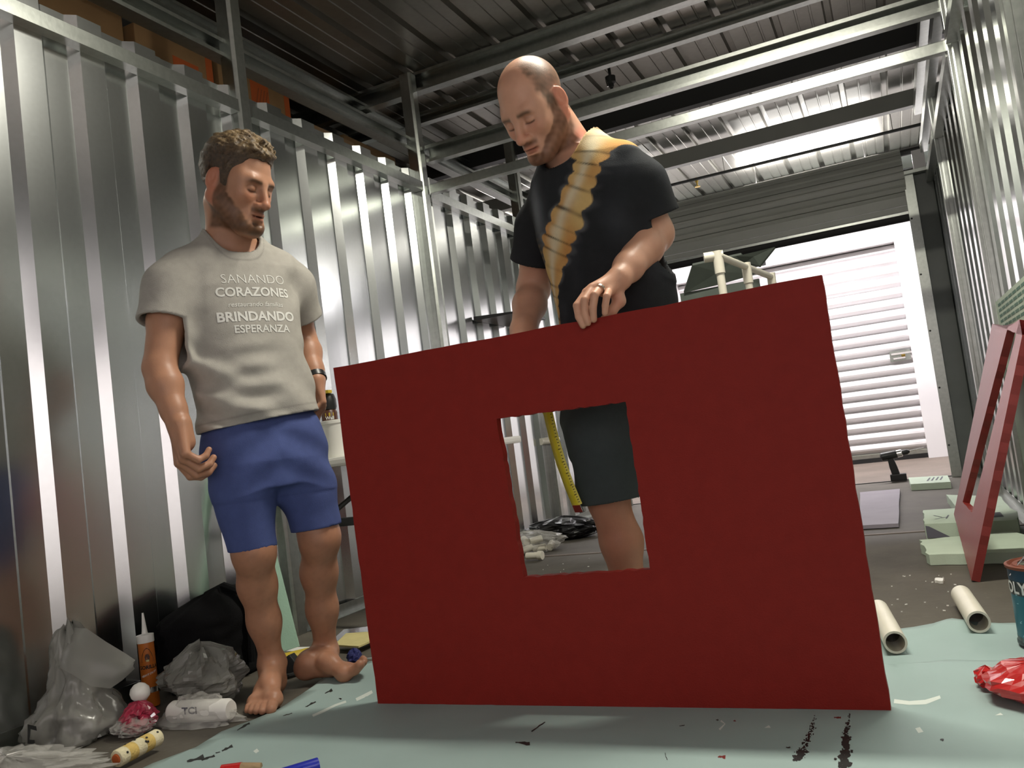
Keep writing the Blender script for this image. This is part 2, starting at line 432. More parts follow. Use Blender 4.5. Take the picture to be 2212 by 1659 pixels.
# rolled coil seen as ribbed bands
cy, cz = YD+0.07, 2.435
rad = 0.225
for k in range(7):
    a0 = math.radians(118+k*27); a1 = math.radians(118+(k+1)*27-2.5)
    poly = []
    for t in np.linspace(a0, a1, 6): poly.append((cy+rad*math.cos(t), cz+rad*math.sin(t)))
    tm = (a0+a1)/2
    poly.insert(3, (cy+(rad+0.012)*math.cos(tm), cz+(rad+0.012)*math.sin(tm)))
    for t in np.linspace(a1, a0, 4): poly.append((cy+(rad-0.012)*math.cos(t), cz+(rad-0.012)*math.sin(t)))
    MB().prism(poly, (x0, 0, 0), (0, 1, 0), (0, 0, 1), (x1-x0, 0, 0)).obj('curtain_slat', 'curtain', rd)
MB().tube([(x0, cy, cz), (x1, cy, cz)], rad-0.014, 28).obj('drum', 'curtain', rd, smooth=True)
MB().box(x0, x1, YD-0.055, YD-0.03, 2.175, 2.245).obj('curtain_slat', 'curtain', rd, bevel=0.004)
MB().box(x0, x1, YD-0.055, YD-0.03, 2.128, 2.172).obj('curtain_slat', 'curtain', rd, bevel=0.004)
MB().box(x0, x1, YD-0.06, YD-0.025, 2.10, 2.124).obj('bottom_bar', 'galv_beam', rd, bevel=0.003)
MB().box(x0, x1, YD-0.055, YD-0.03, 2.045, 2.10).obj('seal', 'rubber', rd, bevel=0.006)
MB().tube([(x0-0.12, cy, cz+0.19), (x1+0.16, cy, cz+0.19)], 0.028, 14).obj('top_roll', 'dark_paint', rd, smooth=True)

# hallway: white wall opposite with a white roll-up door
YF = 9.62
hx0, hx1 = -2.12, 0.20
zt = 2.27
MB().box(hx1, 2.3, YF, YF+0.3, 0, 2.50).obj('wall_hall', 'white_paint', kind='structure')
MB().box(-5.1, hx0, YF, YF+0.3, 0, 2.50).obj('wall_hall', 'white_paint', kind='structure')
MB().box(hx0, hx1, YF, YF+0.3, zt, 2.50).obj('wall_hall', 'white_paint', kind='structure')
MB().box(-5.2, 2.4, 10.35, 10.4, 0, ZC).obj('wall_far_front', 'grey_paint', kind='structure')
hd = empty('hall_door', (-0.96, YF+0.12, 0.0), 'white ribbed roll-up door across the hallway', 'door')
ns = 19; sh = (zt-0.09)/ns
first = None
for k in range(ns):
    z = 0.09+k*sh
    if first is None:
        pr = [(0.006,0.0),(0.0,0.012),(-0.022,0.028),(-0.046,0.040),(-0.052,0.058),(-0.048,sh-0.035),(-0.030,sh-0.014),(-0.004,sh-0.004),(0.006,sh),(0.014,sh),(0.014,0)]
        first = MB().prism(pr, (hx0, YF+0.16, z), (0, 1, 0), (0, 0, 1), (hx1-hx0, 0, 0)).obj('door_slat', 'white_paint', hd)
    else:
        inst(first, 'door_slat', hd, (0, 0, k*sh))
MB().box(hx0, hx1, YF+0.135, YF+0.17, 0.045, 0.09).obj('bottom_bar', 'galv_beam', hd, bevel=0.004)
MB().box(hx0, hx1, YF+0.13, YF+0.17, 0.0, 0.045).obj('seal', 'rubber', hd)
lp = pix(1945, 768, 1, YF+0.12)
lk = MB().box(lp[0]-0.10, lp[0]+0.10, YF+0.105, YF+0.124, lp[2]-0.055, lp[2]+0.055).obj('latch_plate', 'galv_beam', hd, bevel=0.003)
MB().box(lp[0]-0.085, lp[0]+0.12, YF+0.09, YF+0.106, lp[2]+0.012, lp[2]+0.035).obj('bolt', 'steel', lk, bevel=0.002)
MB().box(lp[0]-0.07, lp[0]+0.05, YF+0.09, YF+0.106, lp[2]-0.035, lp[2]-0.015).obj('bolt', 'steel', lk, bevel=0.002)
MB().lathe([(0.02, 0), (0.02, 0.012), (0.012, 0.016)], (lp[0]+0.03, YF+0.106, lp[2]+0.0), (0, -1, 0), 16).obj('lock_cylinder', 'brass', lk, smooth=True)
sp = pix(1643, 566, 1, YF)
sg = MB().box(sp[0]-0.09, sp[0]+0.055, YF-0.012, YF, sp[2]-0.04, sp[2]+0.045).obj('number_sign', 'black_print', label='small black number plate on the white hallway wall', cat='sign')
V, F = text_geo('06', 0.075, 0.001)
obj('number', [(sp[0]+0.005+v[0], YF-0.013, sp[2]+v[1]) for v in V], F, 'print_white', sg)

# lamps (fixtures around the lights set at the top)
def fixture(name, p, n, label):
    e = empty(name, (p[0], p[1], p[2]+0.05), label, 'lamp')
    MB().prism([(-0.07,0.03),(0.07,0.03),(0.05,0.07),(-0.05,0.07)], (p[0]-0.62, p[1], p[2]), (0,1,0), (0,0,1), (1.24,0,0)).obj('housing', 'white_paint', e, bevel=0.004)
    for sx in (-1, 1):
        MB().box(p[0]+sx*0.6-0.02, p[0]+sx*0.6+0.02, p[1]-0.03, p[1]+0.03, p[2]-0.02, p[2]+0.03).obj('end_cap', 'white_paint', e)
        MB().tube([(p[0]+sx*0.45, p[1], p[2]+0.06), (p[0]+sx*0.45, p[1], ZC)], 0.006, 8).obj('hanger', 'steel', e)
    return e
fixture('ceiling_lamp', LAMP, 1, 'ceiling strip lamp above the red panel')
fl = empty('fill_lamp', (FILL[0], FILL[1], 0), 'added fill lamp on a stand, unseen behind the viewer', 'lamp')  # made-up body for the added fill light, out of view
_d = (Vector((0.40, -1.35, 1.15))-Vector(FILL)).normalized(); _s = _d.cross(Vector((0, 0, 1))).normalized(); _u = _s.cross(_d)
_c = np.array(FILL)-np.array(_d)*0.05
MB().obox(_c, np.array(_s)*0.54, np.array(_u)*0.39, np.array(_d)*0.08).obj('housing', 'black_plastic', fl, bevel=0.01)
MB().tube([_c, (_c[0], _c[1], 0.45)], 0.016, 10).obj('pole', 'black_plastic', fl)
for k in range(3):
    MB().tube([(_c[0], _c[1], 0.45), (_c[0]+0.4*math.cos(k*2.09), _c[1]+0.4*math.sin(k*2.09), 0.012)], 0.012, 8).obj('leg', 'black_plastic', fl)
for i, p in enumerate(HALL):
    e = empty('hall_lamp', p, 'white fluorescent batten over the hallway' + (' near the right jamb', ' near the left wall', ' right of the doorway')[i], 'lamp')
    MB().box(p[0]-0.62, p[0]+0.62, p[1]-0.06, p[1]+0.06, p[2]-0.04, p[2]+0.04).obj('housing', 'white_paint', e, bevel=0.01)
    for sx in (-1, 1):
        MB().tube([(p[0]+sx*0.5, p[1], p[2]+0.04), (p[0]+sx*0.5, p[1], ZC)], 0.006, 8).obj('hanger', 'steel', e)

# sprinkler pipe and heads
pa = pix(1440, 402, 2, 2.93); pb = pix(1990, 268, 2, 2.93)
for_rods = [pa*0.75+pb*0.25, pa*0.1+pb*0.9]
sp_ = empty('sprinkler_pipe', tuple((pa+pb)/2), 'thin sprinkler pipe crossing under the lit roof deck', 'pipe')
MB().tube([pa+(pa-pb)*0.5, pa, pb], 0.014, 10).obj('pipe', 'dark_paint', sp_, smooth=True)
for q in for_rods: MB().tube([q, (q[0], q[1], ZC)], 0.004, 6).obj('hanger_rod', 'steel', sp_)
q = pix(1505, 388, 2, 2.93)
MB().lathe([(0.016,0.02),(0.016,-0.02),(0.008,-0.03),(0.008,-0.06),(0.025,-0.065),(0.025,-0.07)], q, (0,0,1), 14).obj('sprinkler_head', 'brass', sp_, smooth=True)
q = pix(1320, 178, 2, 3.0)
sh_ = empty('sprinkler', tuple(q), 'dark sprinkler head under the roof right of the bald head', 'sprinkler')
MB().tube([(q[0], q[1], ZC), (q[0], q[1], q[2]+0.02)], 0.010, 10).obj('drop_pipe', 'dark_paint', sh_, smooth=True)
MB().lathe([(0.035,0.04),(0.033,0.0),(0.018,-0.01),(0.018,-0.03),(0.010,-0.035),(0.010,-0.07),(0.022,-0.075)], q, (0,0,1), 16).obj('body', 'dark_paint', sh_, smooth=True)
MB().tube([(q[0]-0.02, q[1]-0.02, q[2]+0.03), (q[0]-0.02, q[1]-0.022, q[2]-0.03)], 0.006, 6).obj('frame_arm', 'steel', sh_)
# ------------------------------------------------------------------ drop paper on the floor
def pz(x, y):
    n = mnoise.noise(Vector((x*2.3, y*2.1, 0.3)))
    flat = min(1.0, max(0.0, (abs(y-2.05)-0.05)/0.15))
    bump = 0.02*math.exp(-((x-0.05)/0.10)**2-((y-2.76)/0.10)**2)
    return 0.004 + flat*max(0.0, 0.004+0.006*n) + bump
def sheet(name, poly, lift, label, step=0.045):
    # triangulated grid clipped to the outline, 2 mm thick
    bm = bmesh.new()
    vs_ = [bm.verts.new((p[0], p[1], 0)) for p in poly]
    bm.faces.new(vs_)
    xs = [p[0] for p in poly]; ys = [p[1] for p in poly]
    for k in range(int((max(xs)-min(xs))/step)):
        bmesh.ops.bisect_plane(bm, geom=bm.verts[:]+bm.edges[:]+bm.faces[:], plane_co=(min(xs)+k*step, 0, 0), plane_no=(1, 0, 0))
    for k in range(int((max(ys)-min(ys))/step)):
        bmesh.ops.bisect_plane(bm, geom=bm.verts[:]+bm.edges[:]+bm.faces[:], plane_co=(0, min(ys)+k*step, 0), plane_no=(0, 1, 0))
    for v in bm.verts: v.co.z = pz(v.co.x, v.co.y)+lift
    r = bmesh.ops.solidify(bm, geom=bm.faces[:], thickness=0.0015)
    bmesh.ops.recalc_face_normals(bm, faces=bm.faces)
    me = bpy.data.meshes.new(name); bm.to_mesh(me); bm.free()
    me.materials.append(M['paper']); me.polygons.foreach_set('use_smooth', [True]*len(me.polygons))
    o = bpy.data.objects.new(name, me); COL.objects.link(o); ORG[o.name_full] = np.zeros(3)
    return tag(o, label, 'paper')
M['paper'] = mat('pale_green_paper', (0.305, 0.41, 0.395), 0.55, 0, 4, 0.05, 0.1, 9)
LE = [(-1.845, 1.35), (-1.838, 1.571), (-1.80, 1.68), (-1.817, 1.791), (-1.79, 1.88), (-1.781, 1.978), (-1.80, 2.08), (-1.812, 2.191), (-1.83, 2.27), (-1.819, 2.336), (-1.79, 2.40), (-1.78, 2.456)]
BE = [(-1.4, 2.50), (-0.9, 2.44), (-0.4, 2.40), (-0.111, 2.385), (-0.04, 2.395), (0.02, 2.412), (0.10, 2.40), (0.30, 2.38), (0.44, 2.37)]
paper_a = sheet('drop_paper', LE+BE+[(0.44, 0.9), (-1.85, 0.9)], 0.003, 'pale green masking paper with paint smears under the red panel')
BB = [(-1.0, 2.30), (-1.0, 2.70), (-0.5, 2.72), (-0.106, 2.738), (0.0, 2.745), (0.05, 2.79), (0.10, 2.755), (0.23, 2.794), (0.44, 2.80), (0.44, 2.30)]
paper_b = sheet('drop_paper', BB[::-1], 0.0, 'narrow pale green paper strip behind the panel under the pipe offcuts')
M['m_black'] = mat('black_paint', (0.012, 0.014, 0.014), 0.5)
M['m_white'] = mat('white_paint_smear', (0.62, 0.68, 0.63), 0.6)
M['m_red'] = mat('red_paint_fleck', (0.16, 0.015, 0.012), 0.5)
def mark(m, pts, name='paint_mark'):
    P = [pix(u, v, 2, 0.008) for u, v in pts]
    c = sum(P)/len(P)
    V = [(p[0], p[1], pz(p[0], p[1])+0.0048) for p in [c]+P]
    F = [(0, i, i % len(P)+1) for i in range(1, len(P)+1)]
    return obj(name, V, F, m, paper_a)
def stroke(m, path, w0, w1=None, jag=0.3, name='paint_mark'):
    L = []; Rr = []
    for i, (u, v) in enumerate(path):
        a = path[max(0, i-1)]; b = path[min(len(path)-1, i+1)]
        d = np.array((b[0]-a[0], b[1]-a[1]), float); d /= np.linalg.norm(d); nn = np.array((-d[1], d[0]))
        w = w0 + ((w1 if w1 is not None else w0)-w0)*i/(len(path)-1)
        w *= 1+jag*random.uniform(-1, 1)
        L.append((u+nn[0]*w/2, v+nn[1]*w/2)); Rr.append((u-nn[0]*w/2, v-nn[1]*w/2))
    V = []
    for u, v in L+Rr:
        p = pix(u, v, 2, 0.008); V.append((p[0], p[1], pz(p[0], p[1])+0.0048))
    n = len(path)
    return obj(name, V, [(i, i+1, n+i+1, n+i) for i in range(n-1)], m, paper_a)
def dash(m, u0, v0, u1, v1, w):
    n = 6
    path = [(u0+(u1-u0)*t+random.uniform(-1, 1)*0.8, v0+(v1-v0)*t+random.uniform(-1, 1)*0.8) for t in np.linspace(0, 1, n)]
    return stroke(m, path, w*0.5, w, 0.5)
for a in [(405, 1650, 442, 1640, 9), (436, 1647, 465, 1637, 8), (480, 1627, 503, 1615, 6), (467, 1631, 476, 1629, 3), (513, 1581, 541, 1566, 5),
          (612, 1548, 632, 1543, 3), (660, 1528, 682, 1516, 5), (703, 1500, 718, 1493, 4), (1115, 1610, 1146, 1613, 6), (1150, 1587, 1178, 1563, 4), (733, 1509, 737, 1510, 4),
          (1548, 1556, 1553, 1556, 4), (1700, 1619, 1709, 1619, 3), (1468, 1571, 1480, 1568, 2), (1438, 1632, 1443, 1648, 2), (2032, 1600, 2040, 1602, 5)]:
    dash('m_black', *a)
for a in [(1552, 1640, 1568, 1640, 6), (1803, 1550, 1818, 1551, 6), (1586, 1557, 1590, 1558, 4)]:
    dash('m_red', *a)
for path, w in [([(676, 1549), (700, 1537), (725, 1524), (748, 1516)], 5), ([(770, 1512), (790, 1503), (805, 1496)], 6), ([(1932, 1515), (1965, 1519), (2000, 1517), (2032, 1506)], 7), ([(1558, 1558), (1567, 1565), (1555, 1578)], 3)]:
    stroke('m_white', path, w, w*1.3)
for pts in [[(1652, 1574), (1662, 1568), (1666, 1574)], [(1978, 1575), (1988, 1572), (1996, 1583), (1985, 1586)], [(2150, 1546), (2162, 1540), (2168, 1545)], [(548, 1628), (556, 1622), (561, 1628), (554, 1633)]]:
    mark('m_white', pts)
# two rubbed black streaks
def streak(path, wid, n, dens):
    b = MB()
    for k in range(n):
        t = random.random()**0.8
        i = t*(len(path)-1); a = path[int(i)]; c = path[min(len(path)-1, int(i)+1)]; f = i-int(i)
        w = (wid[0]+(wid[1]-wid[0])*t)
        u = a[0]+(c[0]-a[0])*f+random.gauss(0, w*0.3); v = a[1]+(c[1]-a[1])*f
        s = random.uniform(0.6, 2.4)*(0.6+dens*t)
        P = []
        for q in range(6):
            an = q*math.pi/3+random.uniform(-.3, .3); r = s*random.uniform(0.5, 1.3)
            p = pix(u+r*math.cos(an)*1.3, v+r*math.sin(an)*1.2, 2, 0.008); P.append((p[0], p[1], pz(p[0], p[1])+0.0049))
        b.add(P, [tuple(range(6))])
    o = b.obj('paint_streak', 'm_black', paper_a); o['kind'] = 'stuff'
streak([(1762, 1545), (1752, 1585), (1735, 1625), (1722, 1648)], (6, 26), 170, 1.0)
streak([(1836, 1542), (1830, 1585), (1828, 1620), (1824, 1662)], (4, 22), 210, 1.8)

# ------------------------------------------------------------------ red foam panels
def jag_line(a, b, n, amp):
    a, b = np.array(a, float), np.array(b, float)
    d = b-a; L = np.linalg.norm(d); nn = np.array((-d[1], d[0]))/L
    return [tuple(a+d*i/n+nn*(random.uniform(-amp, amp) if i else 0)) for i in range(n)]
def holed_panel(name, outer, inner, O, U, Vv, Nn, th, m, parent=None, **kw):
    """outer / inner : four corners each in (u,v); border split into four jagged quads; thickness along Nn"""
    O, U, Vv, Nn = map(lambda t: np.array(t, float), (O, U, Vv, Nn))
    n = 26
    OL = []; IL = []
    for k in range(4):
        OL += jag_line(outer[k], outer[(k+1) % 4], n, 0.0016)
        IL += jag_line(inner[k], inner[(k+1) % 4], n, 0.0022)
    N = len(OL)
    P = [O+p[0]*U+p[1]*Vv for p in OL+IL]
    V = P+[p+Nn*th for p in P]
    F = []
    for i in range(N):
        j = (i+1) % N
        F += [(i, j, N+j, N+i), (2*N+i, 3*N+i, 3*N+j, 2*N+j), (i, 2*N+i, 2*N+j, j), (N+i, N+j, 3*N+j, 3*N+i)]
    o = obj(name, V, F, m, parent, **kw)
    bm = bmesh.new(); bm.from_mesh(o.data); bmesh.ops.recalc_face_normals(bm, faces=bm.faces); bm.to_mesh(o.data); bm.free()
    return o
PY = 2.045
holed_panel('painted_foam_board', [(-1.470, 0.008), (-0.113, 0.008), (-0.116, 0.990), (-1.492, 0.987)], [(-0.961, 0.343), (-0.615, 0.345), (-0.618, 0.766), (-0.981, 0.769)],
            (0, PY, 0), (1, 0, 0), (0, 0, 1), (0, 1, 0), 0.026, 'red_foam', label='large red foam board with a square window held by the men', cat='board')
# the second red frame leaning on the right wall
A = np.array((0.142, 3.407, 0.008)); B = np.array((0.155, 4.36, 0.118)); T = np.array((0.425, 4.40, 0.965))
Uu = (B-A); Lu = np.linalg.norm(Uu); Uu /= Lu
Vt = (T-B); Vt -= (Vt@Uu)*Uu; Lv = np.linalg.norm(Vt); Vt /= Lv
Nn = np.cross(Vt, Uu); Nn = Nn if Nn[0] > 0 else -Nn
def to_uv(u, v):
    d = CAM_R @ np.array([u-1106.0, -(v-829.5), -CAM_F]); c = np.array((0, 0, CAM_H))
    p = c+d*(((A-c)@Nn)/(d@Nn)) - A
    return (p@Uu, p@Vt)
inner = [to_uv(2100, 1107), to_uv(2080, 1084), to_uv(2178, 705), to_uv(2203, 690)]
holed_panel('slotted_foam_board', [(0, 0), (Lu, 0), (Lu, Lv), (0, Lv)], inner, A, Uu, Vt, Nn, 0.028, 'red_foam_lit',
            label='red foam frame with a slot leaning on the right wall', cat='board')

# ------------------------------------------------------------------ foam offcuts and boards on the floor
def slab(name, pts, z0, th, m, label, cat='foam board', group=None, jag=0.003):
    P = []
    for i in range(len(pts)):
        P += jag_line(pts[i], pts[(i+1) % len(pts)], 7, jag)
    return MB().prism(P, (0, 0, z0), (1, 0, 0), (0, 1, 0), (0, 0, th)).obj(name, m, label=label, cat=cat, group=group)
slab('foam_board', [(-0.005, 4.15), (0.022, 3.76), (0.40, 3.70), (0.43, 4.05), (0.36, 4.22)], 0.002, 0.042, 'foam_pale', 'nearest pale green foam slab on the floor under the red frame', jag=0.008)
fb = slab('foam_board', [(0.035, 4.90), (0.027, 4.39), (0.40, 4.32), (0.43, 4.60), (0.40, 4.86)], 0.002, 0.075, 'foam_pale', 'thick pale green foam slab with a black barcode mark under the red frame', jag=0.004)
b = MB()
for k in range(6):
    y = 4.45+k*0.028
    b.add([(0.30, y, 0.0785), (0.36, y, 0.0785), (0.36, y+0.016, 0.0785), (0.30, y+0.016, 0.0785)], [(0, 1, 2, 3)])
b.obj('barcode', 'print_grey', fb)
obj('label_print', [(0.030, 4.384, 0.012), (0.13, 4.366, 0.012), (0.045, 4.382, 0.066), (0.030, 4.384, 0.07)], [(0, 1, 2, 3)], 'print_grey', fb)
b = MB()
for (x, y, a) in ((0.10, 4.55, .4), (0.13, 4.58, 1.3), (0.09, 4.62, 2.2)):
    d = (math.cos(a)*0.03, math.sin(a)*0.06)
    b.add([(x-d[0], y-d[1], 0.0786), (x+d[0], y+d[1], 0.0786), (x+d[0]+.006, y+d[1]-.003, 0.0786), (x-d[0]+.006, y-d[1]-.003, 0.0786)], [(0, 1, 2, 3)])
b.obj('pen_mark', 'print_grey', fb)
slab('foam_board', [(0.18, 5.75), (0.20, 5.02), (0.43, 4.92), (0.44, 5.45)], 0.002, 0.05, 'foam_pale', 'flat green foam slab behind the red frame by the right wall')
fc = slab('foam_board', [(-0.015, 7.15), (-0.006, 6.63), (0.245, 6.55), (0.25, 7.05)], 0.002, 0.045, 'foam_pale', 'small pale green foam piece near the doorway drill')
b = MB()
for k in range(4):
    x = 0.10+k*0.028
    b.add([(x, 6.75, 0.0482), (x+0.012, 6.75, 0.0482), (x+0.035, 6.98, 0.0482), (x+0.025, 6.98, 0.0482)], [(0, 1, 2, 3)])
b.obj('pen_mark', 'print_grey', fc)
slab('lilac_board', [(-0.345, 6.60), (-0.275, 4.88), (-0.092, 4.86), (-0.080, 6.60)], 0.004, 0.02, 'lilac', 'pale lilac board lying on the concrete beside the red panel', 'board')
slab('foam_chip', [(0.025, 3.42), (0.05, 3.40), (0.058, 3.45), (0.03, 3.47)], 0.001, 0.01, 'white_plastic', 'small white foam chip on the bare concrete', 'chip')
crumbs = MB()
_r = random.Random(5)
for k in range(34):
    x = _r.uniform(-0.12, 0.10) if k < 22 else _r.uniform(-1.9, -1.6); y = _r.uniform(2.95, 3.6) if k < 22 else _r.uniform(2.6, 4.5)
    r_ = _r.uniform(0.0015, 0.004)
    crumbs.obox((x, y, 0.002), (r_*2, r_*_r.uniform(-1, 1), 0), (0, r_*1.6, 0), (0, 0, 0.003))
crumbs.obj('floor_debris', 'white_plastic', label='pale crumbs scattered over the bare concrete', cat='debris', kind='stuff')
# printed green board standing behind the red frame
q = [pix(2163, 650, 0, 0.452), pix(2230, 600, 0, 0.452)]
gb = MB().obox((0.480, 4.00, 0.53), (0.012, 0, 0), (0, 1.05, 0), (0, 0, 1.06)).obj('printed_board', 'foam_pale', label='printed pale green foam board standing against the right wall', cat='foam board')
b = MB()
for k in range(5):
    z = 1.03-k*0.025
    for j in range(7):
        y = 3.52+j*0.13
        b.add([(0.4730, y, z), (0.4730, y+0.11, z), (0.4730, y+0.11, z+0.012), (0.4730, y, z+0.012)], [(0, 1, 2, 3)])
b.obj('print_lines', 'print_dark', gb)

# ------------------------------------------------------------------ pipe offcuts, drill, paint can, wrapper
def pipe_piece(a, b, r, label, group=None):
    a = np.array(a, float); b = np.array(b, float); d = b-a; L = np.linalg.norm(d)
    e = empty('pipe_offcut', tuple((a+b)/2), label, 'pipe', group)
    MB().lathe([(r, 0), (r, L), (r*0.8, L), (r*0.8, L-0.10)], a, d, 24, cap=False).obj('pipe', 'pvc', e, smooth=True)
    MB().lathe([(r*0.8, L-0.10), (r*0.8, 0.003), (r*0.99, 0.001)], a, d, 24, cap=False).obj('bore', 'pvc_in', e, smooth=True)
    return e
pipe_piece((-0.150, 2.87, 0.040), (-0.100, 2.475, 0.042), 0.030, 'white pipe offcut beside the right edge of the red panel')
pipe_piece((0.092, 3.05, 0.036), (0.112, 2.655, 0.046), 0.030, 'white pipe offcut lying between paint can and panel')

# cordless drill standing on its battery
dx, dy = -0.10, 7.40
dr = empty('cordless_drill', (dx, dy, 0.0), 'black cordless drill standing on its battery in the doorway', 'drill')
MB().box(dx-0.045, dx+0.075, dy-0.035, dy+0.035, 0.006, 0.062).obj('battery', 'black_plastic', dr, bevel=0.008)
MB().prism([(-0.03, 0.06), (0.03, 0.06), (0.018, 0.12), (0.0, 0.19), (-0.045, 0.19), (-0.04, 0.12)], (dx, dy-0.018, 0), (1,0,0), (0,0,1), (0, 0.036, 0)).obj('handle', 'black_plastic', dr, bevel=0.006)
MB().lathe([(0.022, -0.085), (0.034, -0.075), (0.034, 0.03), (0.030, 0.04)], (dx-0.01, dy, 0.215), (1, 0, 0.12), 20).obj('motor_body', 'black_plastic', dr, smooth=True)
MB().lathe([(0.030, 0.04), (0.030, 0.075), (0.024, 0.08)], (dx-0.01, dy, 0.215), (1, 0, 0.12), 20).obj('gear_ring', 'steel', dr, smooth=True)
MB().lathe([(0.022, 0.08), (0.022, 0.115), (0.010, 0.135)], (dx-0.01, dy, 0.215), (1, 0, 0.12), 16).obj('chuck', 'black_plastic', dr, smooth=True)
MB().tube([(dx+0.12, dy, 0.232), (dx+0.23, dy, 0.246)], 0.006, 8).obj('drill_bit', 'steel', dr)

# paint can
cx_, cy_ = 0.288, 2.545
pc = empty('paint_can', (cx_, cy_, 0.012), 'teal and navy paint can with wire handle on the paper', 'paint can')
r0 = 0.096; hc = 0.2042; z0 = 0.017
MB().lathe([(r0, 0), (r0+0.003, 0.002), (r0+0.003, 0.008), (r0, 0.012)], (cx_, cy_, z0), n=40).obj('base_rim', 'can_dark', pc, smooth=True)
def band(name, m, za, zb, r=r0): return MB().lathe([(r, za), (r, zb)], (cx_, cy_, z0), n=40, cap=False).obj(name, m, pc, smooth=True)
band('lower_label', 'teal', 0.010, 0.1302); band('dark_band', 'can_dark', 0.1302, 0.1672); band('upper_label', 'navy_label', 0.1672, 0.1971)
band('drip_streak', 'can_dark', 0.010, 0.022, r0+0.0006)
MB().lathe([(r0, 0.1954), (r0+0.004, 0.1971), (r0+0.005, 0.2042), (r0-0.002, 0.2059), (r0-0.008, 0.1989), (r0-0.012, 0.2006), (r0-0.014, 0.2042), (0.07, 0.2050)], (cx_, cy_, z0), n=40, cap=False).obj('lid_rim', 'rust', pc, smooth=True)
MB().lathe([(0.072, 0.2046), (0.068, 0.2015), (0.001, 0.2011)], (cx_, cy_, z0), n=40, cap=False).obj('lid', 'steel', pc, smooth=True)
def on_can(V, ang0, zc, rot=False, r=r0+0.0012):
    out = []
    for v in V:
        a, bb = (v[0], v[1]) if not rot else (-v[1], v[0])
        t = ang0 + a/r
        out.append((cx_+r*math.cos(t), cy_+r*math.sin(t), z0+zc+bb))
    return out
V, F = text_geo('OLYMPIC', 0.042, 0.0012)
ang = math.atan2(-cy_, -cx_)
obj('brand_text', on_can(V, ang-0.55, 0.149), F, 'print_white', pc)
V, F = text_geo('ONE', 0.092, -0.0035)
obj('product_text', on_can(V, ang-0.72, 0.070, True), F, 'print_cyan', pc)
V, F = text_geo('ONE', 0.092, -0.0035)
path = [(cx_-0.094, cy_-0.03, z0+0.180)] + [(cx_-0.094+0.05*math.sin(t*math.pi)*0.2+t*0.10, cy_-0.03+t*0.03, z0+0.180+0.085*math.sin(t*math.pi*0.55)) for t in np.linspace(0.1, 1, 9)]
MB().tube(path, 0.0018, 6).obj('wire_handle', 'steel', pc)

def crumple(name, m, c, rx, ry, h, seed, amp=0.25, freq=3.0, prof=None, nth=48, nz=20, label=None, cat=None, parent=None, facet=True, group=None, yaw=0.0):
    prof = prof or (lambda t: math.sin(math.pi*(0.12+0.88*t*0.98))**0.6 if t < 1 else 0.02)
    V = []; F = []
    cyw, syw = math.cos(yaw), math.sin(yaw)
    for i in range(nz+1):
        t = i/nz
        for j in range(nth):
            a = 2*math.pi*j/nth
            p = Vector((math.cos(a)*freq*0.6+seed, math.sin(a)*freq*0.6, t*freq*1.1))
            nz_ = 1-abs(mnoise.noise(p))*2.2 + 0.5*(1-abs(mnoise.noise(p*2.3))*2)
            k = prof(t)*(1+amp*(nz_-0.7))
            zz = t*h*(1+0.12*mnoise.noise(p*1.3+Vector((5, 0, 0)))) if i not in (0,) else 0
            lx, ly = rx*k*math.cos(a), ry*k*math.sin(a)
            V.append((c[0]+lx*cyw-ly*syw, c[1]+lx*syw+ly*cyw, c[2]+zz))
    for i in range(nz):
        for j in range(nth):
            F.append((i*nth+j, i*nth+(j+1) % nth, (i+1)*nth+(j+1) % nth, (i+1)*nth+j))
    F.append(tuple(range(nth))[::-1]); F.append(tuple(nz*nth+j for j in range(nth)))
    return obj(name, V, F, m, parent, smooth=not facet, label=label, cat=cat, group=group)
# red wrapper bag
rw = empty('plastic_wrapper', (0.17, 2.18, 0.01), 'crumpled shiny red plastic wrapper on the paper', 'wrapper')
crumple('film', 'red_wrap', (0.172, 2.135, 0.012), 0.09, 0.10, 0.075, 3.3, 0.16, 1.8, nth=26, nz=8, parent=rw)
crumple('printed_panel', 'pink_wrap', (0.232, 2.125, 0.02), 0.065, 0.07, 0.072, 8.3, 0.15, 1.8, nth=20, nz=7, parent=rw)
crumple('torn_edge', 'red_wrap', (0.092, 2.20, 0.014), 0.026, 0.03, 0.045, 5.3, 0.5, 5.0, nth=18, nz=6, parent=rw)

# ------------------------------------------------------------------ things by the left wall
# adhesive tube
tb = np.array((-2.325, 2.01, 0.004)); tax = np.array((-0.035, 0.02, 1.0)); tax /= np.linalg.norm(tax)
at_ = empty('adhesive_tube', tuple(tb), 'orange adhesive cartridge with white nozzle by the black bag', 'tube')
MB().lathe([(0.024, 0), (0.025, 0.003), (0.025, 0.205)], tb, tax, 32).obj('cartridge', 'orange_tube', at_, smooth=True)
MB().lathe([(0.0265, 0.203), (0.0268, 0.206), (0.0268, 0.228), (0.010, 0.231), (0.0085, 0.240), (0.003, 0.298)], tb, tax, 32).obj('nozzle_cap', 'white_plastic', at_, smooth=True)
MB().lathe([(0.0254, 0.045), (0.0254, 0.062)], tb, tax, 32, cap=False).obj('silver_band', 'steel', at_, smooth=True)
tu = np.cross(tax, (0, 0, 1.0)); 
ta = -np.array((tb[0], tb[1], 0)); ta -= (ta@tax)*tax; ta /= np.linalg.norm(ta); tbv = np.cross(tax, ta)
def on_tube(V, zc, off=0.0, r=0.0256):
    return [tb+tax*(zc+v[1])+r*(math.cos(off+v[0]/r)*ta+math.sin(off+v[0]/r)*tbv) for v in V]
V, F = text_geo('GORILLA', 0.0155, 0.0006)
obj('brand_text', on_tube(V, 0.126), F, 'black_print', at_)
V, F = text_geo('HEAVY DUTY', 0.0085, 0.0002, shear=0.2)
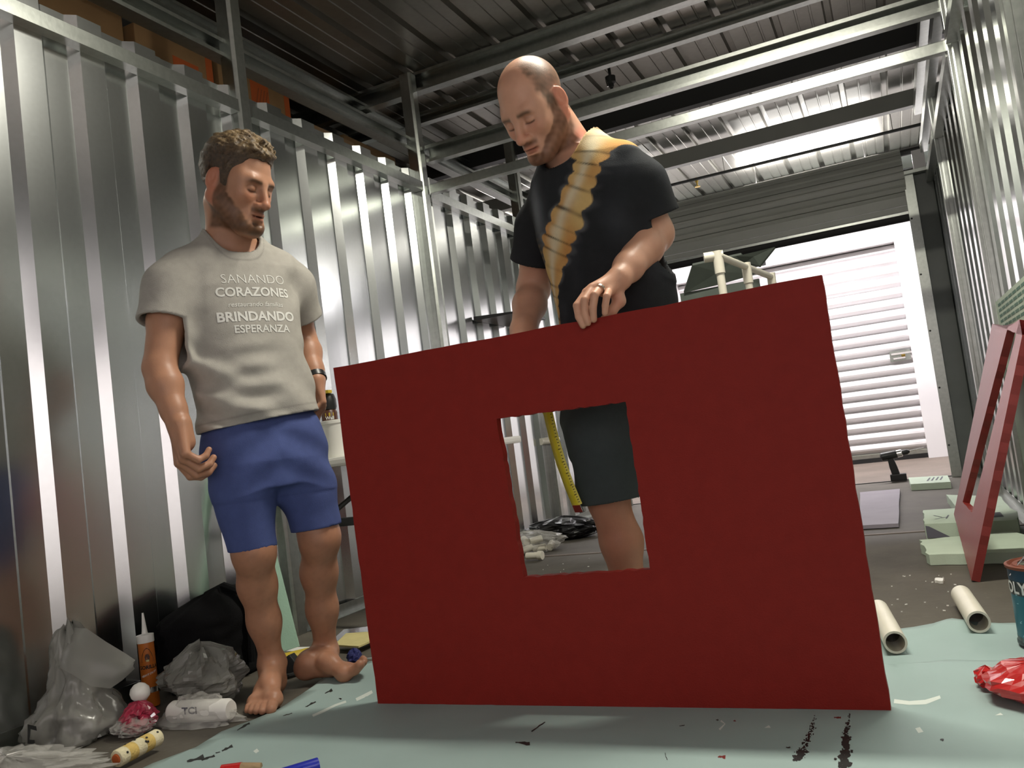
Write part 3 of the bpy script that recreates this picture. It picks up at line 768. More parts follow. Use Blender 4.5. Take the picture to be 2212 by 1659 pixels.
obj('small_text', on_tube([(v[0], v[1]+0.25*v[0]) for v in V], 0.104), F, 'print_white', at_)
dome = [(-0.019, 0), (-0.019, 0.012), (-0.015, 0.026), (-0.008, 0.040), (0, 0.046), (0.008, 0.040), (0.015, 0.026), (0.019, 0.012), (0.019, 0)]
obj('emblem', on_tube(dome, 0.142), [tuple(range(9))], 'black_print', at_)
face = [(-0.006, 0.004), (-0.008, 0.018), (-0.004, 0.026), (0.004, 0.026), (0.008, 0.018), (0.006, 0.004)]
obj('emblem_face', on_tube(face, 0.142, r=0.0258), [tuple(range(6))], 'brown', at_)
obj('emblem_muzzle', on_tube([(-0.004, 0.002), (0.004, 0.002), (0.005, 0.008), (-0.005, 0.008)], 0.142, r=0.0260), [(0, 1, 2, 3)], 'paper_yellow', at_)

# black soft bag
bag = empty('soft_bag', (-2.30, 2.42, 0), 'black nylon bag slumped against the left wall', 'bag')
def boxy(t): return (1.0 if t < 0.75 else max(0.05, (1-(t-0.75)/0.25)**0.5))*(0.92+0.08*math.sin(3*t))
crumple('bag_body', 'black_cloth', (-2.345, 2.36, 0.003), 0.12, 0.25, 0.30, 11.3, 0.16, 2.0, boxy, 56, 22, parent=bag, facet=False)
MB().tube([(-2.20, 2.34, 0.05), (-2.195, 2.35, 0.20), (-2.23, 2.37, 0.285), (-2.33, 2.38, 0.315), (-2.42, 2.38, 0.285)], 0.014, 8).obj('strap', 'black_cloth', bag, smooth=True)

# grey plastic bags
cone_p = lambda t: (1.0-0.80*t**0.9)*(0.85+0.15*math.sin(9*t)) if t < 1 else 0.1
gbg = empty('plastic_bag', (-2.27, 1.74, 0), 'tall grey translucent plastic bag at the lower left', 'plastic bag')
crumple('bag_film', 'film_grey', (-2.33, 1.74, 0.004), 0.14, 0.15, 0.325, 21.7, 0.32, 3.2, cone_p, 64, 26, parent=gbg, facet=False)
crumple('bag_content', 'paper_white', (-2.31, 1.76, 0.006), 0.085, 0.08, 0.19, 2.7, 0.25, 2.6, cone_p, 24, 10, parent=gbg)
up_c = [(-2.345, 1.74, 0.285), (-2.31, 1.735, 0.325), (-2.25, 1.74, 0.318), (-2.19, 1.755, 0.275), (-2.14, 1.77, 0.235), (-2.105, 1.775, 0.215), (-2.09, 1.77, 0.225)]
lo_c = [(-2.34, 1.70, 0.22), (-2.30, 1.68, 0.22), (-2.25, 1.68, 0.20), (-2.20, 1.70, 0.165), (-2.165, 1.73, 0.15), (-2.13, 1.75, 0.165), (-2.095, 1.765, 0.195)]
V = []
for i in range(7):
    for j in range(6):
        t = j/5; p = np.array(up_c[i])*(1-t)+np.array(lo_c[i])*t
        p = p+np.array((0, -0.012*math.sin(t*3.1), 0.0))+0.006*np.array(mnoise.noise_vector(Vector((p*26).tolist())))
        V.append(p)
obj('handle_flap', V, [(i*6+j, i*6+j+1, i*6+j+7, i*6+j+6) for i in range(6) for j in range(5)], 'film_grey', gbg, smooth=True)
crumple('knot', 'film_grey', (-2.335, 1.76, 0.255), 0.035, 0.03, 0.075, 14.1, 0.4, 4, nth=24, nz=10, parent=gbg)
obj('dark_print', [(-2.30, 1.570, 0.10), (-2.255, 1.563, 0.098), (-2.252, 1.562, 0.086), (-2.285, 1.567, 0.088), (-2.29, 1.565, 0.06), (-2.262, 1.56, 0.062), (-2.262, 1.56, 0.05), (-2.303, 1.567, 0.048)],
    [(0, 1, 2, 3), (0, 3, 4, 7), (4, 5, 6, 7)], 'black_print', gbg)
crumple('plastic_bag', 'film_grey', (-2.125, 2.045, 0.004), 0.13, 0.10, 0.185, 31.2, 0.36, 2.4, None, 60, 22, label='low crumpled grey plastic bag beside the bare right foot', cat='plastic bag')
crumple('plastic_sheet', 'film_pale', (-2.16, 1.41, 0.004), 0.27, 0.13, 0.075, 41.2, 0.5, 4.5, None, 90, 22, label='clear crumpled plastic film in the lower left corner', cat='plastic film')

# packet with white roller
pk = empty('roller_packet', (-2.02, 1.88, 0), 'clear packet holding a white mini roller on the floor', 'packet')
MB().lathe([(0.026, 0), (0.032, 0.01), (0.032, 0.20), (0.026, 0.21)], (-2.085, 1.868, 0.036), (1, 0.13, 0), 28).obj('roller', 'white_plastic', pk, smooth=True)
crumple('wrapper', 'film_pale', (-1.99, 1.885, 0.002), 0.14, 0.062, 0.078, 51.2, 0.25, 3.0, lambda t: 1.0-0.55*t, 48, 10, parent=pk, yaw=0.12)
V, F = text_geo('TCI', 0.034, 0.001)
obj('print', [(-1.99+v[0]*0.99+0.0, 1.848+v[0]*0.13-0.0, 0.046+v[1]*0.8) for v in V], F, 'print_grey', pk)
# crimson foil ball and its white cap
rb = empty('foil_bag', (-2.15, 1.80, 0), 'crimson foil packet with a white ball cap', 'packet')
crumple('foil', 'magenta', (-2.135, 1.795, 0.004), 0.048, 0.048, 0.085, 61.2, 0.35, 3.5, None, 30, 12, parent=rb)
MB().lathe([(0.004, -0.028), (0.016, -0.024), (0.026, -0.012), (0.029, 0), (0.026, 0.013), (0.016, 0.024), (0.003, 0.029)], (-2.15, 1.82, 0.108), (0, 0, 1), 24).obj('ball_cap', 'white_plastic', rb, smooth=True)
crumple('film', 'film_pale', (-2.135, 1.775, 0.003), 0.055, 0.05, 0.055, 71.2, 0.4, 4, None, 36, 12, parent=rb)
# paint roller sleeve
a = pix(252, 1640, 2, 0.03); b_ = pix(342, 1592, 2, 0.035)
rs = empty('paint_roller_sleeve', tuple((a+b_)/2), 'cream fleece paint roller sleeve with dark flecks', 'paint roller')
d = b_-a; L = np.linalg.norm(d)
nseg = 5
for k in range(nseg):
    MB().lathe([(0.0205, L*k/nseg), (0.0225, L*(k+0.15)/nseg), (0.0225, L*(k+0.85)/nseg), (0.0205, L*(k+1)/nseg)], a, d, 24).obj('fleece_band', 'fleece' if k % 2 == 0 else 'fleece_y', rs, smooth=True)
MB().lathe([(0.012, -0.004), (0.014, 0.002)], a, d, 16).obj('core', 'orange_print', rs)
du = d/L; na = np.cross(du, (0, 0, 1.0)); na /= np.linalg.norm(na); nb = np.cross(na, du)
for k in range(9):
    t = random.uniform(0.1, 0.95); an = random.uniform(0.2, 2.4)
    c = a+d*t+0.0228*(math.cos(an)*na+math.sin(an)*nb)
    MB().lathe([(0.002, -0.001), (0.0035, 0.0005), (0.001, 0.0015)], c, math.cos(an)*na+math.sin(an)*nb, 7).obj('fleck', 'black_print', rs)
# blue tube and brush at the lower edge
a = pix(688, 1652, 2, 0.03); b_ = pix(612, 1675, 2, 0.03)
bt = empty('blue_tube', tuple((a+b_)/2), 'blue plastic tube at the bottom edge of the picture', 'tube')
MB().lathe([(0.016, 0), (0.016, 0.14), (0.012, 0.15)], a, b_-a, 22, cap=False).obj('tube', 'blue', bt, smooth=True)
MB().lathe([(0.013, 0.0), (0.013, 0.05), (0.001, 0.05)], a, b_-a, 22, cap=False).obj('bore', 'navy', bt, smooth=True)
a = pix(565, 1657, 2, 0.015); b_ = pix(480, 1668, 2, 0.015)
br = empty('paint_brush', tuple((a+b_)/2), 'paint brush with tan handle and red ferrule beside the blue tube', 'brush')
MB().tube([a, a+(b_-a)*0.5], [0.010, 0.016], 12).obj('handle', 'wood', br, smooth=True)
MB().tube([a+(b_-a)*0.5, a+(b_-a)*1.0], [0.017, 0.017], 12).obj('ferrule', 'red_wrap', br, smooth=True)

# leaning foam strip and clutter behind the left man
c0 = pix(620, 1405, 2, 0.02)
top = pix(520, 1000, 0, -2.46)
d = top-c0; L = np.linalg.norm(d); d /= L
side = np.cross(d, (0.6, -0.8, 0)); side /= np.linalg.norm(side); nn = np.cross(side, d)
MB().obox(c0+d*L/2, d*L, side*0.098, nn*0.022).obj('foam_strip', 'foam_green', label='mint green foam strip leaning on the wall behind the left man', cat='foam board')
p1, p2 = pix(545, 1412, 2, 0), pix(672, 1408, 2, 0)
slab('paper_sheet', [(p1[0], p1[1]-0.03), (p2[0], p2[1]-0.04), (p2[0]-0.02, p2[1]+0.05), (p1[0], p1[1]+0.06)], 0.002, 0.004, 'paper_white', 'white card on the floor under the foam strip', 'paper')
a, b_ = pix(600, 1432, 2, 0.03), pix(668, 1416, 2, 0.03)
yt = empty('yellow_tool', tuple((a+b_)/2), 'yellow cylinder tool lying behind the bare feet', 'tool')
MB().lathe([(0.026, 0), (0.028, 0.004), (0.028, np.linalg.norm(b_-a)), (0.024, np.linalg.norm(b_-a)+0.004)], a, b_-a, 22).obj('barrel', 'yellow_tool', yt, smooth=True)
MB().prism([(0, 0), (0.10, 0.0), (0.09, 0.04), (0.06, 0.065), (0.03, 0.05)], a+np.array((0.03, -0.06, -0.026)), (1, 0, 0), (0, 0.3, 1), (0, 0.03, 0)).obj('grip', 'black_plastic', yt, bevel=0.003)
hose = [pix(u, v, 2, 0.01) for u, v in ((598, 1462), (625, 1460), (650, 1452), (668, 1444), (676, 1432))]
MB().tube(hose, 0.008, 8).obj('cable', 'black_plastic', yt, smooth=True)
bk = empty('frame_stack', tuple(pix(760, 1385, 2, 0)), 'thin framed yellowed sheets lying under the table', 'frame')
P = [pix(*p, 2, 0.0)[:2] for p in ((712, 1402), (768, 1408), (830, 1380), (830, 1362), (745, 1372))]
MB().prism([tuple(p) for p in P], (0, 0, 0.002), (1, 0, 0), (0, 1, 0), (0, 0, 0.022)).obj('frame', 'steel', bk)
P = [pix(*p, 2, 0.03)[:2] for p in ((722, 1393), (775, 1396), (830, 1372), (830, 1362), (748, 1368))]
MB().prism([tuple(p) for p in P], (0, 0, 0.0242), (1, 0, 0), (0, 1, 0), (0, 0, 0.006)).obj('sheet', 'paper_yellow', bk)
bb = empty('wire_brush', tuple(pix(775, 1432, 2, 0)), 'small navy brush with a bent wire handle', 'brush')
p = pix(768, 1436, 2, 0)
crumple('bristles', 'navy', (p[0], p[1], 0.002), 0.022, 0.03, 0.055, 81, 0.3, 5, None, 20, 8, parent=bb)
MB().tube([pix(772, 1428, 2, 0.03), pix(790, 1422, 2, 0.03), pix(812, 1420, 2, 0.03), pix(830, 1424, 2, 0.03)], 0.0035, 8).obj('wire', 'steel', bb, smooth=True)

# folding table
tx0, tx1, ty0, ty1, tz = -2.44, -1.98, 2.95, 4.42, 0.735
tbl = empty('folding_table', ((tx0+tx1)/2, (ty0+ty1)/2, 0), 'white topped folding table with black legs along the left wall', 'table')
MB().box(tx0, tx1, ty0, ty1, tz-0.04, tz).obj('table_top', 'white_plastic', tbl, bevel=0.012)
for y in (ty0+0.02, ty1-0.2):
    for x in (tx0+0.10, tx1-0.06):
        MB().box(x-0.016, x+0.016, y-0.016, y+0.016, 0.0, tz-0.04).obj('leg', 'black_plastic', tbl, bevel=0.004)
    MB().box(tx0+0.10, tx1-0.06, y-0.013, y+0.013, 0.44, 0.475).obj('cross_bar', 'black_plastic', tbl, bevel=0.003)
MB().tube([((tx0+tx1)/2-0.08, ty0+0.02, 0.48), ((tx0+tx1)/2-0.02, ty0+0.5, tz-0.05)], 0.012, 8).obj('brace', 'black_plastic', tbl)
# on the table
p = pix(735, 950, 1, 3.10)
tub = empty('plastic_tub', (p[0], 3.10, tz), 'white plastic tub at the near end of the table', 'tub')
MB().lathe([(0.062, 0), (0.066, 0.002), (0.072, 0.15), (0.076, 0.150), (0.076, 0.163), (0.070, 0.165)], (p[0], 3.10, tz), n=30).obj('body', 'white_plastic', tub, smooth=True)
p2 = pix(716, 930, 1, 3.24)
sc_ = empty('spray_can', (p2[0], 3.24, tz), 'brown wall texture spray can with black trigger cap on the table', 'spray can')
MB().lathe([(0.036, 0), (0.037, 0.004), (0.037, 0.215), (0.03, 0.228)], (p2[0], 3.24, tz), n=28).obj('can', 'brown', sc_, smooth=True)
MB().lathe([(0.034, 0.228), (0.038, 0.24), (0.038, 0.275), (0.030, 0.30), (0.012, 0.312)], (p2[0], 3.24, tz), n=24).obj('cap', 'black_plastic', sc_, smooth=True)
MB().obox((p2[0]+0.01, 3.21, tz+0.31), (0.06, 0, 0), (0, 0.03, 0), (0, 0, 0.014)).obj('trigger', 'yellow_tool', sc_)
ang_ = math.atan2(-3.24, -p2[0])
def on_sc(V, zc, r=0.0376): return [(p2[0]+r*math.cos(ang_+v[0]/r), 3.24+r*math.sin(ang_+v[0]/r), tz+zc+v[1]) for v in V]
obj('yellow_label', on_sc([(-0.02, 0), (0.0, 0), (0.02, 0), (0.02, 0.016), (0, 0.016), (-0.02, 0.016)], 0.196), [(0, 1, 4, 5), (1, 2, 3, 4)], 'yellow_tool', sc_)
V, F = text_geo('Wall\nTexture', 0.022, 0.0005)
obj('label_text', on_sc(V, 0.176), F, 'print_white', sc_)
# dark wall shelf behind the bald man
MB().prism([(0, 0), (0.30, 0.0), (0.30, 0.012), (0, 0.03)], (XL+0.002, 5.05, 1.545), (1, 0, 0), (0, 0, 1), (0, 0.55, 0)).obj('wall_shelf', 'black_plastic', label='black shelf board on the left wall beside the bald man arm', cat='shelf')

# pvc frame and grey sheets behind the red panel
fr = empty('pvc_stand', (-0.53, 3.9, 0), 'white pipe frame standing behind the red panel', 'frame')
pa, pb_ = np.array((-0.583, 3.5, 1.355)), np.array((-0.474, 4.29, 1.345))
pm = pa+(pb_-pa)*0.49
r = 0.0165
MB().tube([pa, pb_], r*0.9, 14).obj('top_pipe', 'pvc', fr, smooth=True)
for q, nm in ((pa, 'leg'), (pm, 'leg'), (pb_, 'leg')):
    MB().tube([q, (q[0], q[1], 0.003)], r, 14).obj('leg', 'pvc', fr, smooth=True)
    MB().tube([q+np.array((0, 0, 0.018)), q-np.array((0, 0, 0.075))], r*1.28, 14).obj('fitting', 'pvc', fr, smooth=True)
MB().tube([pa+np.array((-0.055, -0.01, 0)), pa+np.array((0.02, 0.01, 0))], r*1.28, 14).obj('fitting', 'pvc', fr, smooth=True)
MB().tube([pm-np.array((0.0, 0, 0.20)), pm+np.array((-0.10, 0, -0.20))], r, 14).obj('side_pipe', 'pvc', fr, smooth=True)
def traced(name, pts, th, m, parent=None, **kw):
    """sheet with its own depth per corner: pts (u, v, y)"""
    P = [pix(u, v, 1, y) for u, v, y in pts]
    c = sum(P)/len(P); n = np.cross(P[1]-P[0], P[2]-P[0]); n /= np.linalg.norm(n)
    if n[1] < 0: n = -n
    k = len(P)
    V = P+[c]+[p+n*th for p in P]+[c+n*th]
    F = [(i, (i+1) % k, k) for i in range(k)]+[(k+1+(i+1) % k, k+1+i, 2*k+1) for i in range(k)]+[(i, k+1+i, k+1+(i+1) % k, (i+1) % k) for i in range(k)]
    o = obj(name, V, F, m, parent, **kw)
    bm = bmesh.new(); bm.from_mesh(o.data); bmesh.ops.recalc_face_normals(bm, faces=bm.faces); bm.to_mesh(o.data); bm.free()
    return o
x_l, x_r = pix(1470, 640, 1, 4.95)[0], pix(1640, 605, 1, 4.95)[0]
gs = empty('grey_sheet', ((x_l+x_r)/2, 4.9, 0), 'dark grey green sheet folded over a board behind the pipe frame', 'sheet')
zb = pix(1478, 636, 1, 4.95)[2]
MB().box(x_l, x_r, 4.95, 4.975, 0.0, zb+0.01).obj('board', 'grey_sheet', gs)
traced('fold', [(1497, 573, 4.80), (1545, 562, 4.82), (1602, 550, 4.85), (1640, 590, 4.93), (1560, 613, 4.93), (1478, 633, 4.93)], 0.012, 'grey_sheet', gs)
traced('flap', [(1590, 553, 4.80), (1630, 544, 4.76), (1674, 533, 4.72), (1641, 574, 4.80), (1608, 566, 4.84)], 0.012, 'grey_sheet', gs)

# seen through the window of the panel: bag of pipe fittings, black sack, single fitting, pipe clip
bg = empty('fittings_bag', (-2.22, 4.90, 0), 'clear bag of white pipe fittings on the floor seen through the window', 'plastic bag')
crumple('film', 'film_pale', (-2.22, 4.90, 0.003), 0.20, 0.16, 0.13, 91, 0.35, 3, None, 48, 14, parent=bg)
for k, (x, y, z, a) in enumerate([(-2.30, 4.86, 0.03, .3), (-2.22, 4.82, 0.03, 1.2), (-2.14, 4.84, 0.03, .2), (-2.26, 4.90, 0.075, 2.0), (-2.18, 4.89, 0.075, .9), (-2.10, 4.93, 0.03, 1.7), (-2.33, 4.95, 0.03, 2.4)]):
    dd = np.array((math.cos(a), math.sin(a)*0.6, 0.1)); dd /= np.linalg.norm(dd); cc = np.array((x, y, z))
    MB().lathe([(0.022, -0.04), (0.022, 0.04), (0.017, 0.04), (0.017, 0.0)], cc, dd, 14).obj('fitting', 'pvc', bg, smooth=True)
crumple('black_sack', 'film_black', (-2.20, 5.44, 0.003), 0.24, 0.14, 0.15, 101, 0.45, 2.6, None, 40, 14, label='crumpled black plastic sack by the left wall seen through the window', cat='plastic bag')
MB().lathe([(0.020, 0), (0.020, 0.075), (0.026, 0.078), (0.026, 0.105), (0.02, 0.106)], (-2.10, 4.55, 0.029), (1, -0.1, 0), 18).obj('pipe_fitting', 'pvc', label='single short white pipe fitting on the slab joint', cat='pipe')
q = pix(1189, 940, 0, XL+0.06)
pcl = empty('pipe_tee', tuple(q), 'white pipe tee hung on the left wall seen behind the yellow tape', 'pipe')
MB().tube([q+np.array((0, 0, 0.16)), q-np.array((0, 0, 0.02))], 0.02, 12).obj('upright', 'pvc', pcl, smooth=True)
MB().tube([q+np.array((-0.06, -0.06, -0.04)), q+np.array((0.0, 0.14, -0.04))], 0.026, 12).obj('cross', 'pvc', pcl, smooth=True)

# boxes stacked beyond the left wall
MB().box(-4.3, -2.95, 2.0, 5.6, 2.28, 2.32).obj('trim_loft_deck', 'wood', kind='structure')
for x in (-4.25, -3.0):
    for y in (2.05, 5.5):
        MB().box(x-0.04, x+0.04, y-0.04, y+0.04, 0, 2.28).obj('trim_loft_post', 'wood', kind='structure')
def carton(x1, y0, y1, z0, z1, m, label, printed, depth=0.5):
    e = empty('cardboard_box', (x1-depth/2, (y0+y1)/2, z0), label, 'box', 'cardboard boxes beyond the left wall')
    MB().box(x1-depth, x1, y0, y1, z0, z1).obj('carton', m, e, bevel=0.006)
    MB().box(x1-depth*0.5-0.03, x1-depth*0.5+0.03, y0-0.001, y1+0.001, z1-0.05, z1+0.001).obj('tape', 'carton_pale', e)
    if printed:
        yc, zc = y0+(y1-y0)*printed[0], z0+(z1-z0)*printed[1]
        s = printed[2]
        lg = MB().box(x1, x1+0.001, yc-s, yc+s, zc-s, zc+s).obj('logo_square', 'orange_print', e)
        for k in range(4):
            b = MB()
            y = yc-s*0.55+k*s*0.33
            b.add([(x1+0.0016, y, zc-s*0.7), (x1+0.0016, y+s*0.12, zc-s*0.7), (x1+0.0016, y+s*0.5, zc+s*0.55), (x1+0.0016, y+s*0.38, zc+s*0.55)], [(0, 1, 2, 3)])
            b.obj('logo_stroke', 'orange_line', lg)
        MB().box(x1, x1+0.001, y1-0.05, y1-0.003, z0+0.003, z1-0.003).obj('edge_stripe', 'orange_print', e)
    return e
carton(-3.05, 2.14, 2.84, 2.32, 3.02, 'carton', 'dark moving box at far left above the wall', None, 0.6)
carton(-3.00, 2.86, 3.36, 2.32, 2.90, 'carton', 'moving box with orange logo left of the first column', (0.62, 0.72, 0.085))
carton(-3.00, 3.40, 3.98, 2.32, 2.95, 'carton', 'moving box with orange logo right of the first column', (0.55, 0.80, 0.075))
carton(-3.00, 4.06, 4.62, 2.32, 2.80, 'carton_pale', 'low tan carton above the wall near the second column', None)
carton(-3.10, 4.66, 5.30, 2.32, 2.90, 'carton', 'brown carton partly hidden behind the second column', None)
# ------------------------------------------------------------------ people: distance-field sculpting
class SDF:
    def __init__(s, lo, hi, h):
        s.lo = np.array(lo, float); s.h = h
        s.n = np.ceil((np.array(hi)-s.lo)/h).astype(int)+1
        s.D = np.full(s.n, 1.0, np.float32)
    def win(s, lo, hi):
        a = np.clip(np.floor((np.array(lo)-s.lo)/s.h).astype(int), 0, s.n)
        b = np.clip(np.ceil((np.array(hi)-s.lo)/s.h).astype(int)+1, 0, s.n)
        if np.any(b-a < 1): return None
        return a, b
    def pts(s, a, b):
        return [(s.lo[i]+s.h*np.arange(a[i], b[i])).astype(np.float32).reshape([-1 if j == i else 1 for j in range(3)]) for i in range(3)]
    def put(s, w, d, k, op):
        a, b = w; sl = tuple(slice(a[i], b[i]) for i in range(3)); D = s.D[sl]
        if op == 'u':
            t = np.clip(0.5+0.5*(D-d)/k, 0, 1); s.D[sl] = D+(d-D)*t-k*t*(1-t)
        elif op == 's':
            t = np.clip(0.5-0.5*(D+d)/k, 0, 1); s.D[sl] = D+(-d-D)*t+k*t*(1-t)
    def cone(s, a, b, ra, rb, k=0.015, op='u'):
        a = np.array(a, float); b = np.array(b, float); m = max(ra, rb)+k+0.02
        w = s.win(np.minimum(a, b)-m, np.maximum(a, b)+m)
        if w is None: return
        X, Y, Z = s.pts(*w); ba = b-a; L2 = max(ba@ba, 1e-9)
        t = np.clip(((X-a[0])*ba[0]+(Y-a[1])*ba[1]+(Z-a[2])*ba[2])/L2, 0, 1)
        d = np.sqrt((X-a[0]-t*ba[0])**2+(Y-a[1]-t*ba[1])**2+(Z-a[2]-t*ba[2])**2)-(ra+(rb-ra)*t)
        s.put(w, d, k, op)
    def chain(s, P, R, k=0.015):
        for i in range(len(P)-1): s.cone(P[i], P[i+1], R[i], R[i+1], k)
    def ell(s, c, r, R=None, k=0.015, op='u'):
        c = np.array(c, float); r = np.array(r, float); R = np.eye(3) if R is None else np.array(R)
        m = max(r)+k+0.02; w = s.win(c-m, c+m)
        if w is None: return
        X, Y, Z = s.pts(*w); X = X-c[0]; Y = Y-c[1]; Z = Z-c[2]
        q = [X*R[0, i]+Y*R[1, i]+Z*R[2, i] for i in range(3)]
        k0 = np.sqrt(sum((q[i]/r[i])**2 for i in range(3))); k1 = np.sqrt(sum((q[i]/r[i]**2)**2 for i in range(3)))+1e-6
        s.put(w, k0*(k0-1)/k1, k, op)
    def loft(s, T, lv, k=0.02, e=2.3, grow=0.0):
        """T rows: z, cx, cy, r_lateral, r_front ; lv lateral unit vector"""
        T = np.array(T, float); lv = np.array(lv, float); fv = np.array((lv[1], -lv[0]))
        m = T[:, 3:].max()+0.06
        w = s.win((T[:, 1].min()-m, T[:, 2].min()-m, T[0, 0]-0.03), (T[:, 1].max()+m, T[:, 2].max()+m, T[-1, 0]+0.03))
        if w is None: return
        X, Y, Z = s.pts(*w); zz = Z.ravel(); it = lambda j: np.interp(zz, T[:, 0], T[:, j]).reshape(Z.shape)
        # smooth interpolation of the sections
        rx = it(3)+grow; ry = it(4)+grow; X = X-it(1); Y = Y-it(2)
        u = np.abs(X*lv[0]+Y*lv[1])/rx; v = np.abs(X*fv[0]+Y*fv[1])/ry
        g = (u**e+v**e)**(1/e)
        d = (g-1)*np.minimum(rx, ry)*(1.0+0.0*Z)
        d = np.maximum(d, np.maximum(T[0, 0]-Z, Z-T[-1, 0]))
        s.put(w, d.astype(np.float32), k, 'u')
    def mesh(s): return surface_nets(s.D, s.lo, s.h)
def surface_nets(D, lo, h):
    S = D < 0
    c = np.zeros(np.array(S.shape)-1, np.uint8)
    for i in (0, 1):
        for j in (0, 1):
            for k in (0, 1):
                c += S[i:S.shape[0]-1+i, j:S.shape[1]-1+j, k:S.shape[2]-1+k]
    act = (c > 0) & (c < 8)
    ii = np.argwhere(act); idx = np.full(act.shape, -1, np.int64); idx[act] = np.arange(len(ii))
    acc = np.zeros((len(ii), 3)); cnt = np.zeros(len(ii))
    cor = [(i, j, k) for i in (0, 1) for j in (0, 1) for k in (0, 1)]
    for a in cor:
        for ax in range(3):
            if a[ax] == 0:
                b = list(a); b[ax] = 1
                da = D[ii[:, 0]+a[0], ii[:, 1]+a[1], ii[:, 2]+a[2]].astype(float); db = D[ii[:, 0]+b[0], ii[:, 1]+b[1], ii[:, 2]+b[2]].astype(float)
                m = (da < 0) != (db < 0)
                t = np.where(m, da/np.where(m, da-db, 1), 0)
                p = np.array(a, float)[None]+t[:, None]*(np.array(b, float)-np.array(a, float))[None]
                acc += p*m[:, None]; cnt += m
    V = np.array(lo)+h*(ii+acc/cnt[:, None])
    F = []
    for ax in range(3):
        o1, o2 = [q for q in range(3) if q != ax]
        sa = [slice(None)]*3; sb = [slice(None)]*3; sa[ax] = slice(0, -1); sb[ax] = slice(1, None)
        cr = S[tuple(sa)] != S[tuple(sb)]
        e = np.argwhere(cr)
        ok = (e[:, o1] > 0) & (e[:, o2] > 0) & (e[:, o1] < S.shape[o1]-1) & (e[:, o2] < S.shape[o2]-1)
        e = e[ok]
        if not len(e): continue
        inside = S[e[:, 0], e[:, 1], e[:, 2]]
        q = []
        for d1, d2 in ((-1, -1), (0, -1), (0, 0), (-1, 0)):
            f = e.copy(); f[:, o1] += d1; f[:, o2] += d2
            q.append(idx[f[:, 0], f[:, 1], f[:, 2]])
        q = np.stack(q, 1)
        flip = inside if ax != 1 else ~inside
        q = np.where(flip[:, None], q, q[:, ::-1])
        F.append(q[(q >= 0).all(1)])
    return V, np.concatenate(F)
def np_obj(name, V, F, m, col=None, parent=None):
    me = bpy.data.meshes.new(name)
    me.vertices.add(len(V)); me.vertices.foreach_set('co', V.astype(np.float32).ravel())
    me.loops.add(len(F)*4); me.loops.foreach_set('vertex_index', F.astype(np.int32).ravel())
    me.polygons.add(len(F)); me.polygons.foreach_set('loop_start', np.arange(0, len(F)*4, 4, dtype=np.int32))
    try: me.polygons.foreach_set('loop_total', np.full(len(F), 4, dtype=np.int32))
    except Exception: pass
    me.update(calc_edges=True); me.validate()
    me.polygons.foreach_set('use_smooth', np.ones(len(me.polygons), bool))
    if col is not None:
        at = me.attributes.new('Col', 'FLOAT_COLOR', 'POINT')
        c4 = np.ones((len(V), 4), np.float32); c4[:, :3] = col
        at.data.foreach_set('color', c4.ravel())
    me.materials.append(M[m])
    o = bpy.data.objects.new(name, me); COL.objects.link(o); ORG[o.name_full] = np.zeros(3)
    if parent: o.parent = parent
    return o
def sstep(a, b, x): t = np.clip((x-a)/(b-a), 0, 1); return t*t*(3-2*t)
def vnoise(P, sc, seed=0):
    """cheap smooth value noise from warped sines"""
    r = np.random.RandomState(seed); out = 0
    for k in range(5):
        d = r.normal(size=3); d /= np.linalg.norm(d); ph = r.uniform(0, 6.28, 2); d2 = r.normal(size=3)
        out = out+np.sin(sc*(P@d)*(0.7+0.35*k)+ph[0]+1.3*np.sin(sc*0.5*(P@d2)+ph[1]))
    return out/5*1.4

